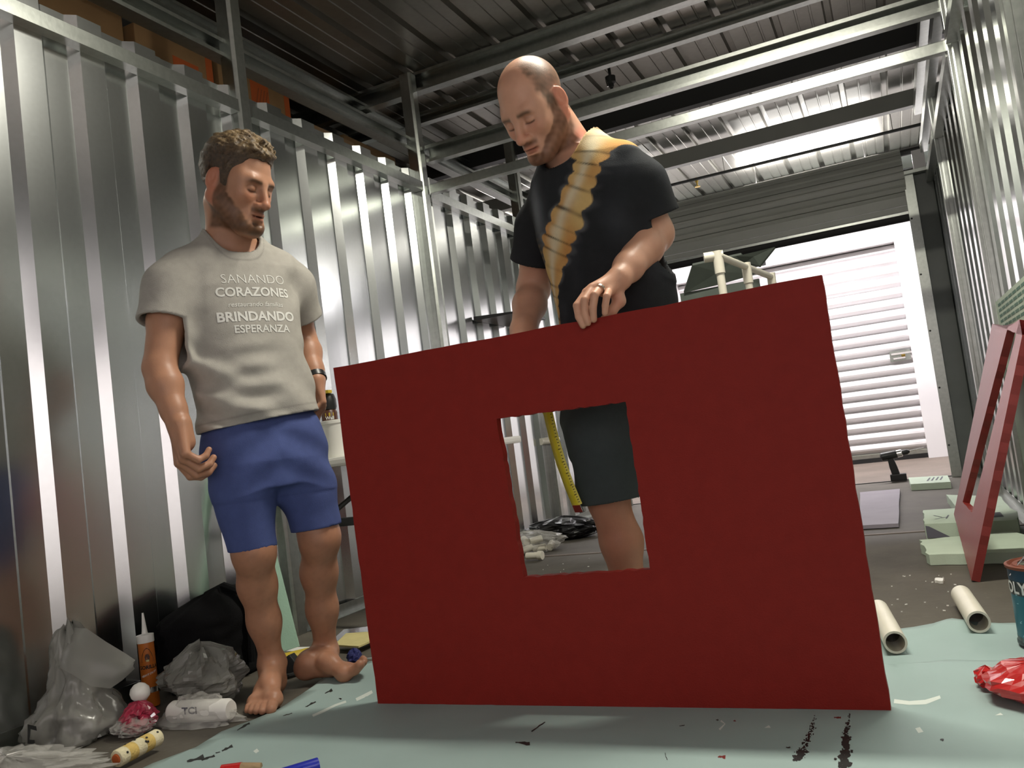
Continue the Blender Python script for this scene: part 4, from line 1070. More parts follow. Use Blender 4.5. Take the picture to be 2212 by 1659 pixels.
def head_frame(f2, pitch, roll=0.0):
    f = np.array((f2[0], f2[1], 0.0)); f /= np.linalg.norm(f)
    l = np.array((-f[1], f[0], 0.0)); u = np.array((0, 0, 1.0))
    cp, sp = math.cos(pitch), math.sin(pitch)
    ff = f*cp-u*sp; uu = u*cp+f*sp
    cr, sr = math.cos(roll), math.sin(roll)
    l2 = l*cr+uu*sr; u2 = uu*cr-l*sr
    return np.stack([l2, ff, u2], 1)      # columns : left, forward, up
def head_prims(S, c, R, s, beard=0.0, mouth=0.0):
    W = lambda x, y, z: np.array(c)+s*(R@np.array((x, y, z)))
    E = lambda p, r, k=0.012, op='u', Q=None: S.ell(W(*p), np.array(r)*s, R if Q is None else R@Q, k*s, op)
    C = lambda a, b, ra, rb, k=0.012, op='u': S.cone(W(*a), W(*b), ra*s, rb*s, k*s, op)
    E((0, -0.014, 0.048), (0.076, 0.097, 0.086), 0.01)
    E((0, 0.018, -0.004), (0.066, 0.072, 0.075), 0.03)
    E((0, 0.030, -0.050), (0.052, 0.055, 0.058), 0.03)
    for q in (-1, 1):
        C((q*0.060, -0.012, -0.040), (q*0.022, 0.068, -0.098), 0.018+beard, 0.017+beard, 0.025)
        E((q*0.043, 0.060, -0.018), (0.022, 0.022, 0.024), 0.022)
        E((q*0.050, 0.048, 0.020), (0.018, 0.024, 0.026), 0.02)
    C((-0.016, 0.078, -0.098), (0.016, 0.078, -0.098), 0.018+beard, 0.018+beard, 0.02)
    C((-0.036, 0.078, 0.026), (0.036, 0.078, 0.026), 0.013, 0.013, 0.016)          # brow ridge
    for q in (-1, 1):
        E((q*0.032, 0.097, 0.004), (0.021, 0.019, 0.0145), 0.012, 's')                # sockets
        E((q*0.032, 0.0750, 0.003), (0.0155, 0.0125, 0.0125), 0.004)                 # lids over the eyes
        E((q*0.032, 0.0885, -0.0050), (0.0135, 0.0045, 0.0016), 0.002, 's')
    C((0, 0.088, 0.018), (0, 0.113, -0.030), 0.0085, 0.0115, 0.014)                  # nose
    E((0, 0.113, -0.033), (0.0125, 0.0115, 0.010), 0.008)
    for q in (-1, 1):
        E((q*0.0135, 0.099, -0.037), (0.0085, 0.0115, 0.0085), 0.008)
        E((q*0.006, 0.108, -0.045), (0.0035, 0.005, 0.003), 0.003, 's')
    E((0, 0.082, -0.062), (0.030, 0.019, 0.024), 0.015)                              # muzzle
    E((0, 0.0985, -0.0605), (0.021, 0.0065, 0.0050), 0.006)
    E((0, 0.0965, -0.0735-mouth), (0.019, 0.0075, 0.0060), 0.006)
    C((-0.021, 0.097, -0.0665-mouth*0.5), (0.021, 0.097, -0.0665-mouth*0.5), 0.0016+mouth*0.45, 0.0016+mouth*0.45, 0.004, 's')
    E((0, 0.1005, -0.0665-mouth*0.5), (0.010, 0.006, 0.0018+mouth*0.6), 0.003, 's')
    E((0, 0.101, -0.086-mouth*0.7), (0.018, 0.006, 0.006), 0.010, 's')
    for q in (-1, 1):                                                                # ears
        a = 0.35*q
        Q = np.array(((math.cos(a), -math.sin(a), 0), (math.sin(a), math.cos(a), 0), (0, 0, 1)))
        E((q*0.079, -0.016, 0.000), (0.0075, 0.0185, 0.031), 0.006, 'u', Q)
        E((q*0.087, -0.012, 0.004), (0.006, 0.011, 0.019), 0.004, 's', Q)
        E((q*0.0805, -0.016, 0.008), (0.004, 0.006, 0.012), 0.003, 'u', Q)
        E((q*0.077, -0.011, -0.028), (0.0065, 0.0085, 0.009), 0.006, 'u', Q)
def head_color(V, c, R, s, base, beardc, hairc, style):
    L = (V-np.array(c))@R/s; x, y, z = L[:, 0], L[:, 1], L[:, 2]; ax = np.abs(x)
    col = np.tile(np.array(base), (len(V), 1)).astype(float)
    inh = (z > -0.16) & (np.abs(x) < 0.11) & (np.abs(y) < 0.16)
    nz = vnoise(L, 220, 3)*0.5+vnoise(L, 90, 4)*0.5
    def mixc(m, cc):
        m = np.clip(m, 0, 1)*inh
        col[:] = col*(1-m[:, None])+np.array(cc)[None]*m[:, None]
    red = (np.array(base)*np.array((1.10, 0.74, 0.70)))
    mixc(0.75*sstep(0.070, 0.078, ax)*sstep(0.03, 0.0, y), red)                                     # ears
    mixc(0.55*np.exp(-((x/0.016)**2+((y-0.113)/0.02)**2+((z+0.03)/0.02)**2)), red)                   # nose
    mixc(0.35*np.exp(-(((ax-0.042)/0.02)**2+((z+0.022)/0.02)**2))*(y > 0.04), red)
    # beard: jaw, chin, moustache
    jaw = sstep(style['jaw_hi'], style['jaw_hi']-0.022, z-0.35*np.clip(0.02-y, -0.02, 0.05)*(1.0)+0.012*nz)
    side = sstep(0.096, 0.080, y)*0+1
    cheek = sstep(0.0, 0.012, (-0.045-z)+0.9*np.clip(0.060-y, -0.06, 0.03)+0.006*nz)
    m1 = np.maximum(cheek*sstep(-0.03, -0.01, y+0.0), 0)*(z > -0.135)*(z < 0.02)
    sb = sstep(0.016, 0.004, np.abs(y-0.012)-0.008)*(ax > 0.055)*sstep(0.035, 0.02, z)*(z > -0.07)
    mst = np.exp(-(((z+0.051)/0.0085)**2))*sstep(0.031, 0.024, ax)*(y > 0.07)
    lipfree = 1-np.exp(-(((z+0.066)/0.009)**2+(ax/0.019)**2))*(y > 0.08)
    earm = sstep(0.068, 0.074, ax)*sstep(0.006, -0.002, y)
    bm_ = np.clip(np.maximum(np.maximum(m1, sb), mst), 0, 1)*lipfree*(1-earm)*sstep(-0.128, -0.112, z+0.25*np.clip(0.02-y, 0, 1))
    mixc(bm_*np.clip(style['beard']+0.22*nz, 0, 1), beardc)
    mixc(0.75*np.exp(-(((z+0.0665)/0.010)**2+(ax/0.022)**4))*(y > 0.085), np.array(base)*np.array((0.88, 0.50, 0.46)))   # lips
    mixc(0.9*np.exp(-(((z+0.0665)/0.0022)**2+(ax/0.021)**4))*(y > 0.07), np.array((0.05, 0.016, 0.012)))
    # brows
    bz = 0.0235+0.10*np.clip(ax-0.02, 0, 1)-2.2*np.clip(ax-0.034, 0, 1)**1.5
    mixc(0.8*np.exp(-((z-bz)/0.0058)**2)*sstep(0.009, 0.015, ax)*sstep(0.056, 0.045, ax)*(y > 0.04), hairc)
    # lid crease and lashes
    er = ((ax-0.032)/0.0155)
    mixc(0.85*np.exp(-((z+0.0052+0.002*er**2*-1)/0.0024)**2)*sstep(1.15, 0.8, np.abs(er))*(y > 0.06), (0.03, 0.018, 0.012))
    mixc(0.35*np.exp(-((z-0.010)/0.004)**2)*sstep(1.2, 0.7, np.abs(er))*(y > 0.06), np.array(base)*0.5)
    mixc(0.25*np.exp(-((z+0.012)/0.007)**2)*sstep(1.2, 0.7, np.abs(er))*(y > 0.06), np.array(base)*np.array((0.7, 0.55, 0.6)))
    if style.get('shaved'):
        hl = sstep(-0.008, 0.012, 0.040-y-0.25*np.clip(z-0.05, 0, 1)+0.007*nz)
        top = 1-0.80*sstep(0.112, 0.138, z)
        low = sstep(-0.030, -0.005, z+np.clip(-y-0.02, -0.02, 0.05)*0.9)
        ear = sstep(0.072, 0.078, ax)*sstep(0.012, 0.004, y)*sstep(-0.05, -0.042, y)*sstep(0.036, 0.030, z)
        mixc(0.88*hl*low*top*np.clip(0.85+0.22*nz, 0, 1)*(1-ear), hairc)
    return col
def hand(S, w, d, n, sgn, curl, spread=0.10, sc=1.0, thumb=0.7, wr=0.028):
    """w wrist, d wrist->knuckles, n back of hand, sgn thumb side along cross(d,n)*sgn, curl per finger (3 angles)"""
    d = np.array(d, float); d /= np.linalg.norm(d); n = np.array(n, float); n -= (n@d)*d; n /= np.linalg.norm(n)
    t = np.cross(d, n)*sgn; w = np.array(w, float)
    kn = [(0.090, 0.030), (0.094, 0.010), (0.089, -0.011), (0.080, -0.030)]
    ln = [(0.043, 0.026, 0.020), (0.047, 0.030, 0.021), (0.043, 0.028, 0.020), (0.034, 0.021, 0.018)]
    rr = [0.0108, 0.0112, 0.0106, 0.0095]
    for i, (a, b) in enumerate(kn):
        K = w+sc*(d*a+t*b+n*0.004)
        S.cone(w+sc*(t*b*0.55), K, sc*0.017, sc*0.0125, 0.012)
        p = K; ang = 0.0
        for j in range(3):
            ang += curl[i][j]
            dd = d*math.cos(ang)-n*math.sin(ang)+t*spread*(1.5-i)*0.35
            dd /= np.linalg.norm(dd)
            q = p+sc*ln[i][j]*dd
            S.cone(p, q, sc*rr[i]*(1-0.08*j), sc*rr[i]*(0.92-0.08*j), 0.004)
            p = q
    S.cone(w-n*0.004, w+sc*(d*0.045-n*0.008), sc*wr, sc*0.026, 0.015)
    a = w+sc*(d*0.020+t*0.022-n*0.006)
    b = a+sc*(d*0.034+t*0.024-n*0.012*thumb); c = b+sc*(d*0.030+t*0.010-n*0.020*thumb); e = c+sc*(d*0.024+t*0.0-n*0.016*thumb)
    S.cone(w+sc*(t*0.008), b, sc*0.020, sc*0.0145, 0.012); S.cone(b, c, sc*0.0125, sc*0.0112, 0.006); S.cone(c, e, sc*0.011, sc*0.0085, 0.005)
def foot(S, heel, toe, ank, sc=1.0, side=1, up=0.0, flex=0.0):
    """heel / toe on the sole, ank joint; side=+1 when the big toe lies to the left of the walking direction"""
    heel = np.array(heel, float); toe = np.array(toe, float); f = toe-heel; Lf = np.linalg.norm(f); f /= Lf
    l = np.cross((0, 0, 1.0), f); l /= np.linalg.norm(l); u = np.cross(f, l); l = l*side
    P = lambda a, b, c: heel+Lf*(f*a)+sc*(l*b+u*c)
    S.ell(P(0.13, 0, 0.036), np.array((0.034, 0.034, 0.036))*sc, None, 0.02)
    S.cone(P(0.13, 0.0, 0.03), P(0.45, -0.012, 0.030), 0.028*sc, 0.026*sc, 0.02)
    S.cone(ank, P(0.20, 0, 0.055), 0.036*sc, 0.036*sc, 0.02)
    S.cone(ank, P(0.52, 0.006, 0.050), 0.034*sc, 0.026*sc, 0.025)
    S.cone(P(0.45, 0.006, 0.055), P(0.73, 0.020, 0.026), 0.026*sc, 0.023*sc, 0.02)
    S.cone(P(0.42, -0.018, 0.035), P(0.66, -0.030, 0.020), 0.022*sc, 0.018*sc, 0.02)
    S.cone(P(0.73, 0.026, 0.024), P(0.66, -0.030, 0.019), 0.022*sc, 0.018*sc, 0.02)
    tips = [(0.985, 0.027, 0.0150), (0.985, 0.004, 0.0105), (0.955, -0.013, 0.0098), (0.915, -0.028, 0.0093), (0.865, -0.041, 0.0090)]
    roots = [(0.76, 0.026), (0.75, 0.008), (0.73, -0.008), (0.71, -0.022), (0.68, -0.034)]
    for (ta, tb_, tr), (ra, rb_) in zip(tips, roots):
        lift = flex*(0.25+0.0*ta)*Lf
        S.cone(P(ra, rb_, 0.021), P(ra*0.4+ta*0.6, tb_*0.9+rb_*0.1, 0.019+lift*0.45), tr*1.05*sc, tr*0.95*sc, 0.008)
        S.cone(P(ra*0.4+ta*0.6, tb_*0.9+rb_*0.1, 0.019+lift*0.45), P(ta-0.02, tb_, 0.014+lift), tr*0.95*sc, tr*0.95*sc, 0.005)
    for q in (-1, 1):
        S.ell(ank+q*0.030*sc*l-0.004*u, (0.012, 0.012, 0.012), None, 0.012)
def assemble(build, boxes, coarse, lo, hi):
    """one mesh: coarse body with fine windows for head and hands"""
    S = SDF(lo, hi, coarse); build(S); V, F = S.mesh()
    cen = V[F].mean(1); keep = np.ones(len(F), bool)
    for bl, bh, h in boxes:
        mrg = 0.006
        keep &= ~((cen > np.array(bl)+mrg) & (cen < np.array(bh)-mrg)).all(1)
    F = F[keep]; Vs = [V]; Fs = [F]; off = len(V)
    for bl, bh, h in boxes:
        S = SDF(bl, bh, h); build(S); v, f = S.mesh(); Vs.append(v); Fs.append(f+off); off += len(v)
    V = np.concatenate(Vs); F = np.concatenate(Fs)
    used = np.zeros(len(V), bool); used[F.ravel()] = True; mp = np.cumsum(used)-1
    return V[used], mp[F]
def garment(lo, hi, h, torso, lv, tubes, t, cut, fold=None, e=2.3, k=0.045, ex=0.022):
    """hollow cloth: loft + sleeves or legs; tubes: (points, radii, hem point, hem dir) ; cut(P)->signed value removed where >0"""
    S = SDF(lo, hi, h); 
    if torso: S.loft(torso, lv, 0.01, e)
    T0 = S.D.copy()
    for P, R, hp, hd in tubes:
        S.chain(P, R, k)
    X, Y, Z = S.pts(np.zeros(3, int), S.n)
    if fold is not None:
        near = np.abs(S.D) < 0.04
        ii = np.argwhere(near); P = S.lo+S.h*ii
        S.D[near] += fold(P).astype(np.float32)
    D = np.maximum(S.D, -(S.D+t))
    for P, R, hp, hd in tubes:
        hp = np.array(hp, float); hd = np.array(hd, float); hd /= np.linalg.norm(hd)
        al = (X-hp[0])*hd[0]+(Y-hp[1])*hd[1]+(Z-hp[2])*hd[2]
        rad = np.sqrt(np.maximum(0, (X-hp[0]-al*hd[0])**2+(Y-hp[1]-al*hd[1])**2+(Z-hp[2]-al*hd[2])**2))
        reg = np.maximum(-al, rad-(R[-1]+0.02))
        reg = np.maximum(reg, -(T0-ex)) if torso and cut is not None and hd[2] > -2 else reg
        D = np.maximum(D, -reg)
    if cut is not None:
        near = np.abs(D) < 0.03
        ii = np.argwhere(near); P = S.lo+S.h*ii
        D[near] = np.maximum(D[near], cut(P))
    S.D = D.astype(np.float32)
    return S.mesh()

# ------------------------------------------------------------------ left man: grey T-shirt, blue shorts, barefoot
lf = np.array((0.871, -0.492)); ll = np.array((0.492, 0.871)); lf3 = np.array((*lf, 0)); ll3 = np.array((*ll, 0))
A_sh = {'r': np.array((-1.985, 1.965, 1.385)), 'l': np.array((-1.815, 2.275, 1.395))}
A_el = {'r': pix(345, 795, 1, 1.86), 'l': pix(655, 735, 1, 2.42)}
A_wr = {'r': pix(386, 918, 1, 1.84), 'l': pix(684, 822, 1, 2.36)}
A_hc = pix(512, 402, 1, 2.085); A_R = head_frame((0.985, 0.03), math.radians(25), math.radians(0)); A_s = 1.16
A_ank = {'r': pix(588, 1432, 1, 2.14), 'l': pix(704, 1408, 1, 2.32)}
A_kn = {'r': pix(548, 1190, 1, 2.03), 'l': pix(690, 1160, 1, 2.22)}
A_toe = {'r': pix(563, 1549, 2, 0.004), 'l': pix(797, 1468, 2, 0.010)}
A_torso = [(0.84, -1.845, 2.115, 0.192, 0.142), (0.95, -1.852, 2.112, 0.188, 0.136), (1.08, -1.868, 2.11, 0.184, 0.126), (1.20, -1.885, 2.11, 0.194, 0.128), (1.30, -1.90, 2.11, 0.204, 0.128),
           (1.37, -1.905, 2.115, 0.205, 0.118), (1.42, -1.905, 2.12, 0.178, 0.104), (1.455, -1.905, 2.12, 0.135, 0.090), (1.485, -1.90, 2.12, 0.098, 0.080), (1.52, -1.895, 2.115, 0.072, 0.070), (1.56, -1.89, 2.11, 0.066, 0.066)]
A_pel = [(0.66, -1.825, 2.11, 0.150, 0.115), (0.74, -1.83, 2.11, 0.172, 0.128), (0.83, -1.84, 2.115, 0.172, 0.122), (0.88, -1.842, 2.115, 0.158, 0.106), (0.95, -1.845, 2.115, 0.148, 0.098), (1.0, -1.85, 2.115, 0.14, 0.092)]
def up_to(a, b, t): return np.array(a)+(np.array(b)-np.array(a))*t
def build_A(S):
    S.loft([(z, x, y, a-0.034, b-0.034) for z, x, y, a, b in A_torso[:-3]], ll, 0.02)
    S.loft([(z, x, y, a-0.03, b-0.03) for z, x, y, a, b in A_pel], ll, 0.02)
    nb = np.array((-1.895, 2.125, 1.44)); nt = A_hc+A_s*(A_R@np.array((0, -0.030, -0.055)))
    S.cone(nb, nt, 0.066, 0.064, 0.02)
    S.cone(nb+ll3*0.085-np.array((0, 0, 0.035)), nt-np.array((0, 0, 0.03)), 0.03, 0.035, 0.03); S.cone(nb-ll3*0.085-np.array((0, 0, 0.035)), nt-np.array((0, 0, 0.03)), 0.03, 0.035, 0.03)
    head_prims(S, A_hc, A_R, A_s, beard=0.008)
    for q in 'rl':
        sh, el, wr = A_sh[q], A_el[q], A_wr[q]
        o_ = (np.array((nb[0], nb[1], sh[2]))-sh); o_ /= np.linalg.norm(o_)
        S.chain([sh+o_*0.025-np.array((0, 0, 0.025)), up_to(sh, el, 0.55), el], [0.046, 0.057, 0.047], 0.02)
        m = up_to(el, wr, 0.30)
        S.chain([el, m, up_to(el, wr, 0.75), wr], [0.046, 0.050, 0.036, 0.031], 0.02)
    cu = [(0.55, 0.85, 0.5), (0.75, 0.95, 0.6), (0.85, 1.0, 0.6), (0.95, 1.0, 0.6)]
    hand(S, A_wr['r'], (0.16, -0.08, -1.0), -ll3+lf3*0.05, 1, cu, sc=1.18, thumb=0.45, spread=0.04)
    hand(S, A_wr['l'], (0.10, -0.02, -1.0), ll3+lf3*0.3, -1, cu, sc=1.02, thumb=0.6)
    for q, hx in (('r', np.array((-1.885, 2.03, 0.80))), ('l', np.array((-1.79, 2.19, 0.80)))):
        kn, an = A_kn[q], A_ank[q]
        S.cone(hx, kn, 0.082, 0.058, 0.03)
        bk = -lf3*0.018
        S.ell(kn+lf3*0.010, (0.044, 0.044, 0.06), None, 0.04)
        S.chain([kn, up_to(kn, an, 0.30)+bk, up_to(kn, an, 0.62)+bk*0.5, an], [0.051, 0.0515, 0.0435, 0.035], 0.05)
    ta = A_toe['r']; an = A_ank['r']
    fd = np.array((ta[0]-an[0], ta[1]-an[1], 0)); fd /= np.linalg.norm(fd)
    foot(S, np.array((ta[0], ta[1], 0.002))-fd*0.285, np.array((ta[0], ta[1], 0.002)), an, 1.10, side=1)
    he = pix(672, 1458, 2, 0.03); te = A_toe['l']
    fd = np.array((te[0]-he[0], te[1]-he[1], 0)); fd /= np.linalg.norm(fd)
    te2 = np.array((te[0], te[1], 0.010)); foot(S, np.array((*(te2-fd*0.27)[:2], 0.018)), te2, A_ank['l'], 1.08, side=-1, flex=0.55)
hb = lambda c, lo, hi, h: (np.array(c)+np.array(lo), np.array(c)+np.array(hi), h)
V, F = assemble(build_A, [hb(A_hc, (-0.19, -0.19, -0.15), (0.19, 0.19, 0.20), 0.0026), hb(A_wr['r'], (-0.09, -0.10, -0.24), (0.13, 0.09, 0.0), 0.0028),
                          (np.array((-2.05, 1.88, -0.02)), np.array((-1.72, 2.20, 0.10)), 0.003), (np.array((-2.02, 2.20, -0.02)), np.array((-1.60, 2.48, 0.12)), 0.003)],
                0.005, (-2.32, 1.60, -0.02), (-1.50, 2.62, 1.95))
baseA = (0.40, 0.205, 0.125)
col = head_color(V, A_hc, A_R, A_s, baseA, (0.10, 0.048, 0.022), (0.07, 0.042, 0.022), dict(jaw_hi=-0.02, beard=0.92))
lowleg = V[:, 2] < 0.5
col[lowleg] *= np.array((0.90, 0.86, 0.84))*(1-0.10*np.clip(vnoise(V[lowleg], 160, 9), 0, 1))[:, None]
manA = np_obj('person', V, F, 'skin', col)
tag(manA, 'barefoot bearded man in grey T-shirt and blue shorts standing left of the red panel', 'person')
# hair
def hair_A():
    S = SDF(A_hc-0.2, A_hc+0.24, 0.003)
    W = lambda x, y, z: A_hc+A_s*(A_R@np.array((x, y, z)))
    S.ell(W(0, -0.014, 0.048), np.array((0.0765, 0.0975, 0.0865))*A_s, A_R, 0.01)
    S.ell(W(0, 0.018, -0.004), np.array((0.0665, 0.0725, 0.0755))*A_s, A_R, 0.03)
    X = np.stack(np.meshgrid(*[S.lo[i]+S.h*np.arange(S.n[i]) for i in range(3)], indexing='ij'), -1)
    L = (X-A_hc)@A_R/A_s; x, y, z = L[..., 0], L[..., 1], L[..., 2]; ax = np.abs(x)
    near = np.abs(S.D) < 0.05
    Ln = L[near]
    x, y, z, ax = Ln[:, 0], Ln[:, 1], Ln[:, 2], np.abs(Ln[:, 0])
    n1 = vnoise(Ln*np.array((1, 0.4, 1)), 150, 5); n2 = vnoise(Ln*np.array((1, 0.35, 1)), 340, 6)
    front = 0.084-0.35*np.clip(ax-0.035, 0, 1)+0.004*n1                      # forehead hair line
    temple = np.interp(y, [-0.2, -0.05, -0.040, -0.036, 0.002, 0.006, 0.026, 0.034, 0.046, 0.06, 0.2], [-0.062, -0.058, -0.02, 0.028, 0.030, -0.012, -0.010, 0.030, 0.050, 0.080, 0.086])+0.004*n1
    line = np.where(y > 0.058, front, np.minimum(temple, front+0.002))
    up = z-line
    g = 0.0015+0.010*sstep(0.0, 0.05, up)+0.006*sstep(0.06, 0.12, z)+0.009*sstep(0.03, 0.075, y)*sstep(0.085, 0.105, z)
    g = g*(1+0.22*n1+0.16*n2)
    D = np.full(S.D.shape, 1.0, np.float32)
    D[near] = np.maximum(S.D[near]-g*A_s, (-up)*A_s*0.7)
    S.D = D
    V, F = S.mesh()
    q = (V-A_hc)@A_R/A_s
    t = sstep(0.07, 0.125, q[:, 2])*np.clip(0.55+0.5*vnoise(q*np.array((1, 0.35, 1)), 200, 44), 0, 1)
    col = np.array((0.058, 0.036, 0.019))[None]*(1-t[:, None])+np.array((0.20, 0.135, 0.062))[None]*t[:, None]
    return V, F, col
V, F, hcol = hair_A()
tag(np_obj('hair', V, F, 'hair', hcol, manA), 'short brown hair')
# T-shirt
def foldA(P):
    z = P[:, 2]; la = (P[:, :2]-np.array((-1.87, 2.11)))@ll; fr = (P[:, :2]-np.array((-1.87, 2.11)))@lf
    low = sstep(1.22, 0.95, z)
    d = 0.0085*low*np.sin(62*(z+0.55*la+0.03*np.sin(11*la+3)))*sstep(-0.05, 0.06, fr)*np.clip(0.25+np.sin(12*la+9*z+1.0), 0, 1)
    d += 0.006*low*np.sin(95*(z-0.35*la)+2.0*np.sin(14*la))*sstep(0.0, 0.08, fr)*np.clip(np.sin(16*la+2), 0, 1)
    d += 0.004*np.sin(38*la+6*np.sin(7*z))*low
    d += 0.004*sstep(1.1, 1.25, z)*sstep(1.45, 1.3, z)*np.sin(46*(la*0.8-z*0.8))*np.exp(-((np.abs(la)-0.15)/0.06)**2)
    d += 0.0022*vnoise(P, 26, 2)
    return d
def collar(P, c, lv, fv, z0, sl_, wd):
    la = (P[:, :2]-np.array(c))@lv; fr = (P[:, :2]-np.array(c))@fv
    return 0.012+(P[:, 2]-z0)+sl_*fr-0.075*(np.abs(la)/wd)**3.5
hemA = lambda P: np.maximum((0.868+0.10*((P[:, :2]-np.array((-1.845, 2.115)))@ll)+0.02*((P[:, :2]-np.array((-1.845, 2.115)))@lf))-P[:, 2],
                            collar(P, (-1.895, 2.12), ll, lf, 1.478, 0.60, 0.098))
sl = []
for q in 'rl':
    sh, el = A_sh[q], A_el[q]; dd = (el-sh)/np.linalg.norm(el-sh)
    hp = sh+dd*0.195
    out = -ll3 if q == 'r' else ll3
    sl.append(([sh+np.array((0, 0, -0.020))-out*0.020, sh+dd*0.08+out*0.002, hp+dd*0.09+out*0.010], [0.066, 0.077, 0.090], hp+out*0.008, dd))
V, F = garment((-2.30, 1.62, 0.80), (-1.50, 2.60, 1.60), 0.0042, A_torso, ll, sl, 0.012, hemA, foldA)
gcol = np.tile(np.array((0.36, 0.345, 0.31)), (len(V), 1))*(1+0.05*vnoise(V, 30, 12))[:, None]
_hz = V[:, 2]-(0.868+0.10*((V[:, :2]-np.array((-1.845, 2.115)))@ll)+0.02*((V[:, :2]-np.array((-1.845, 2.115)))@lf))
_cl = collar(V, (-1.895, 2.12), ll, lf, 1.478, 0.60, 0.098)
gcol *= (1-0.22*np.exp(-((_hz-0.024)/0.003)**2)-0.25*np.exp(-((_cl+0.020)/0.003)**2))[:, None]
shirtA = np_obj('t_shirt', V, F, 'cloth', gcol, manA); shirtA['label'] = 'heather grey T-shirt with white lettering'
bvhA = BVHTree.FromPolygons([tuple(v) for v in V.tolist()], [tuple(f) for f in F.tolist()])
def on_cloth(Vt, orig, right, upv, dirn, bvh, off=0.0012):
    out = []
    for v in Vt:
        p = np.array(orig)+right*v[0]+upv*v[1]
        hit = bvh.ray_cast(Vector((p-dirn*0.3).tolist()), Vector(dirn.tolist()))
        out.append(np.array(hit[0])-dirn*off if hit[0] is not None else p)
    return out
def subdivide(Vt, F, mx=0.012):
    bm = bmesh.new(); vv = [bm.verts.new((v[0], v[1], 0)) for v in Vt]
    for f in F:
        try: bm.faces.new([vv[i] for i in f])
        except Exception: pass
    for s_ in np.arange(Vt[:, 0].min(), Vt[:, 0].max(), mx): bmesh.ops.bisect_plane(bm, geom=bm.verts[:]+bm.edges[:]+bm.faces[:], plane_co=(s_, 0, 0), plane_no=(1, 0, 0))
    bm.verts.index_update()
    V2 = np.array([v.co[:] for v in bm.verts]); F2 = [tuple(v.index for v in f.verts) for f in bm.faces]; bm.free()
    return V2, F2
tdir = -lf3; tright = ll3
TXT = [('SANANDO', 0.043, -0.0006, 1.315, 0.006, 0), ('CORAZONES', 0.040, 0.0010, 1.272, 0.0, 0), ('restaurando familias', 0.022, 0.0, 1.232, 0.0, 0.3), ('BRINDANDO', 0.042, 0.0013, 1.192, 0.0, 0), ('ESPERANZA', 0.034, 0.0006, 1.152, 0.01, 0)]
for s_, sz, bo, z, dx_, shr in TXT:
    Vt, Ft = text_geo(s_, sz, bo, shear=shr)
    Vt, Ft = subdivide(Vt, Ft)
    o3 = np.array((-1.885, 2.11, z))+ll3*(0.018+dx_)
    obj('lettering', on_cloth(Vt, o3, tright, np.array((0, 0, 1.0)), tdir, bvhA), Ft, 'shirt_print', shirtA)
# shorts
def foldS(P):
    la = (P[:, :2]-np.array((-1.83, 2.11)))@ll
    return 0.004*np.sin(55*(P[:, 2]+0.6*np.abs(la)))*sstep(0.60, 0.72, P[:, 2])*sstep(0.9, 0.8, P[:, 2])+0.003*vnoise(P, 24, 8)
lg = []
for q, hx in (('r', np.array((-1.885, 2.03, 0.80))), ('l', np.array((-1.79, 2.19, 0.80)))):
    kn = A_kn[q]; dd = (kn-hx)/np.linalg.norm(kn-hx)
    zt_ = 0.478 if q == 'r' else 0.508
    hp = kn+dd*((zt_-kn[2])/dd[2])
    lg.append(([hx, up_to(hx, hp, 0.5), hp+dd*0.06], [0.098, 0.085, 0.069] if q == 'r' else [0.099, 0.088, 0.076], hp, dd*0.4+np.array((0, 0, -0.9))))
V, F = garment((-2.12, 1.85, 0.38), (-1.55, 2.42, 1.02), 0.005, A_pel, ll, lg, 0.012, None, foldS)
scol = np.tile(np.array((0.062, 0.085, 0.22)), (len(V), 1))*(1+0.08*vnoise(V, 22, 13))[:, None]
tag(np_obj('shorts', V, F, 'cloth', scol, manA), 'blue cotton shorts')
# wrist band on the left wrist
wr = A_wr['l']; dd = (A_wr['l']-A_el['l']); dd /= np.linalg.norm(dd)
wb = MB().lathe([(0.034, -0.012), (0.0375, -0.010), (0.0375, 0.010), (0.034, 0.012)], wr-dd*0.012, dd, 28).obj('wrist_band', 'watch', None, smooth=True); wb.parent = manA

# ------------------------------------------------------------------ right man: tie-dye T-shirt, holding the panel
rf = np.array((-0.43, -0.903)); rl = np.array((0.903, -0.43)); rf3 = np.array((*rf, 0)); rl3 = np.array((*rl, 0))
B_sh = {'r': np.array((-0.892, 2.405, 1.435)), 'l': np.array((-0.585, 2.262, 1.452))}
B_el = {'r': pix(1153, 622, 1, 2.50), 'l': pix(1414, 505, 1, 2.33)}
B_wr = {'r': np.array((-0.995, 2.30, 0.985)), 'l': pix(1338, 602, 1, 2.125)}
B_hc = pix(1158, 236, 1, 2.19); B_R = head_frame((-0.40, -0.917), math.radians(39), math.radians(-4)); B_s = 1.07
B_kn = {'l': np.array((-0.815, 2.385, 0.50)), 'r': np.array((-0.70, 2.60, 0.50))}
B_ank = {'l': np.array((-0.800, 2.44, 0.085)), 'r': np.array((-0.665, 2.72, 0.085))}
B_torso = [(0.78, -0.735, 2.40, 0.185, 0.145), (0.92, -0.715, 2.39, 0.185, 0.145), (1.05, -0.705, 2.375, 0.186, 0.145), (1.18, -0.712, 2.355, 0.192, 0.142), (1.30, -0.722, 2.335, 0.204, 0.138),
           (1.405, -0.73, 2.32, 0.205, 0.126), (1.465, -0.733, 2.308, 0.178, 0.108), (1.505, -0.735, 2.297, 0.134, 0.092), (1.54, -0.738, 2.285, 0.096, 0.080), (1.575, -0.745, 2.27, 0.072, 0.070), (1.62, -0.75, 2.26, 0.064, 0.064)]
B_pel = [(0.66, -0.78, 2.42, 0.150, 0.12), (0.74, -0.77, 2.415, 0.172, 0.135), (0.86, -0.755, 2.41, 0.178, 0.135), (0.98, -0.73, 2.40, 0.165, 0.125)]
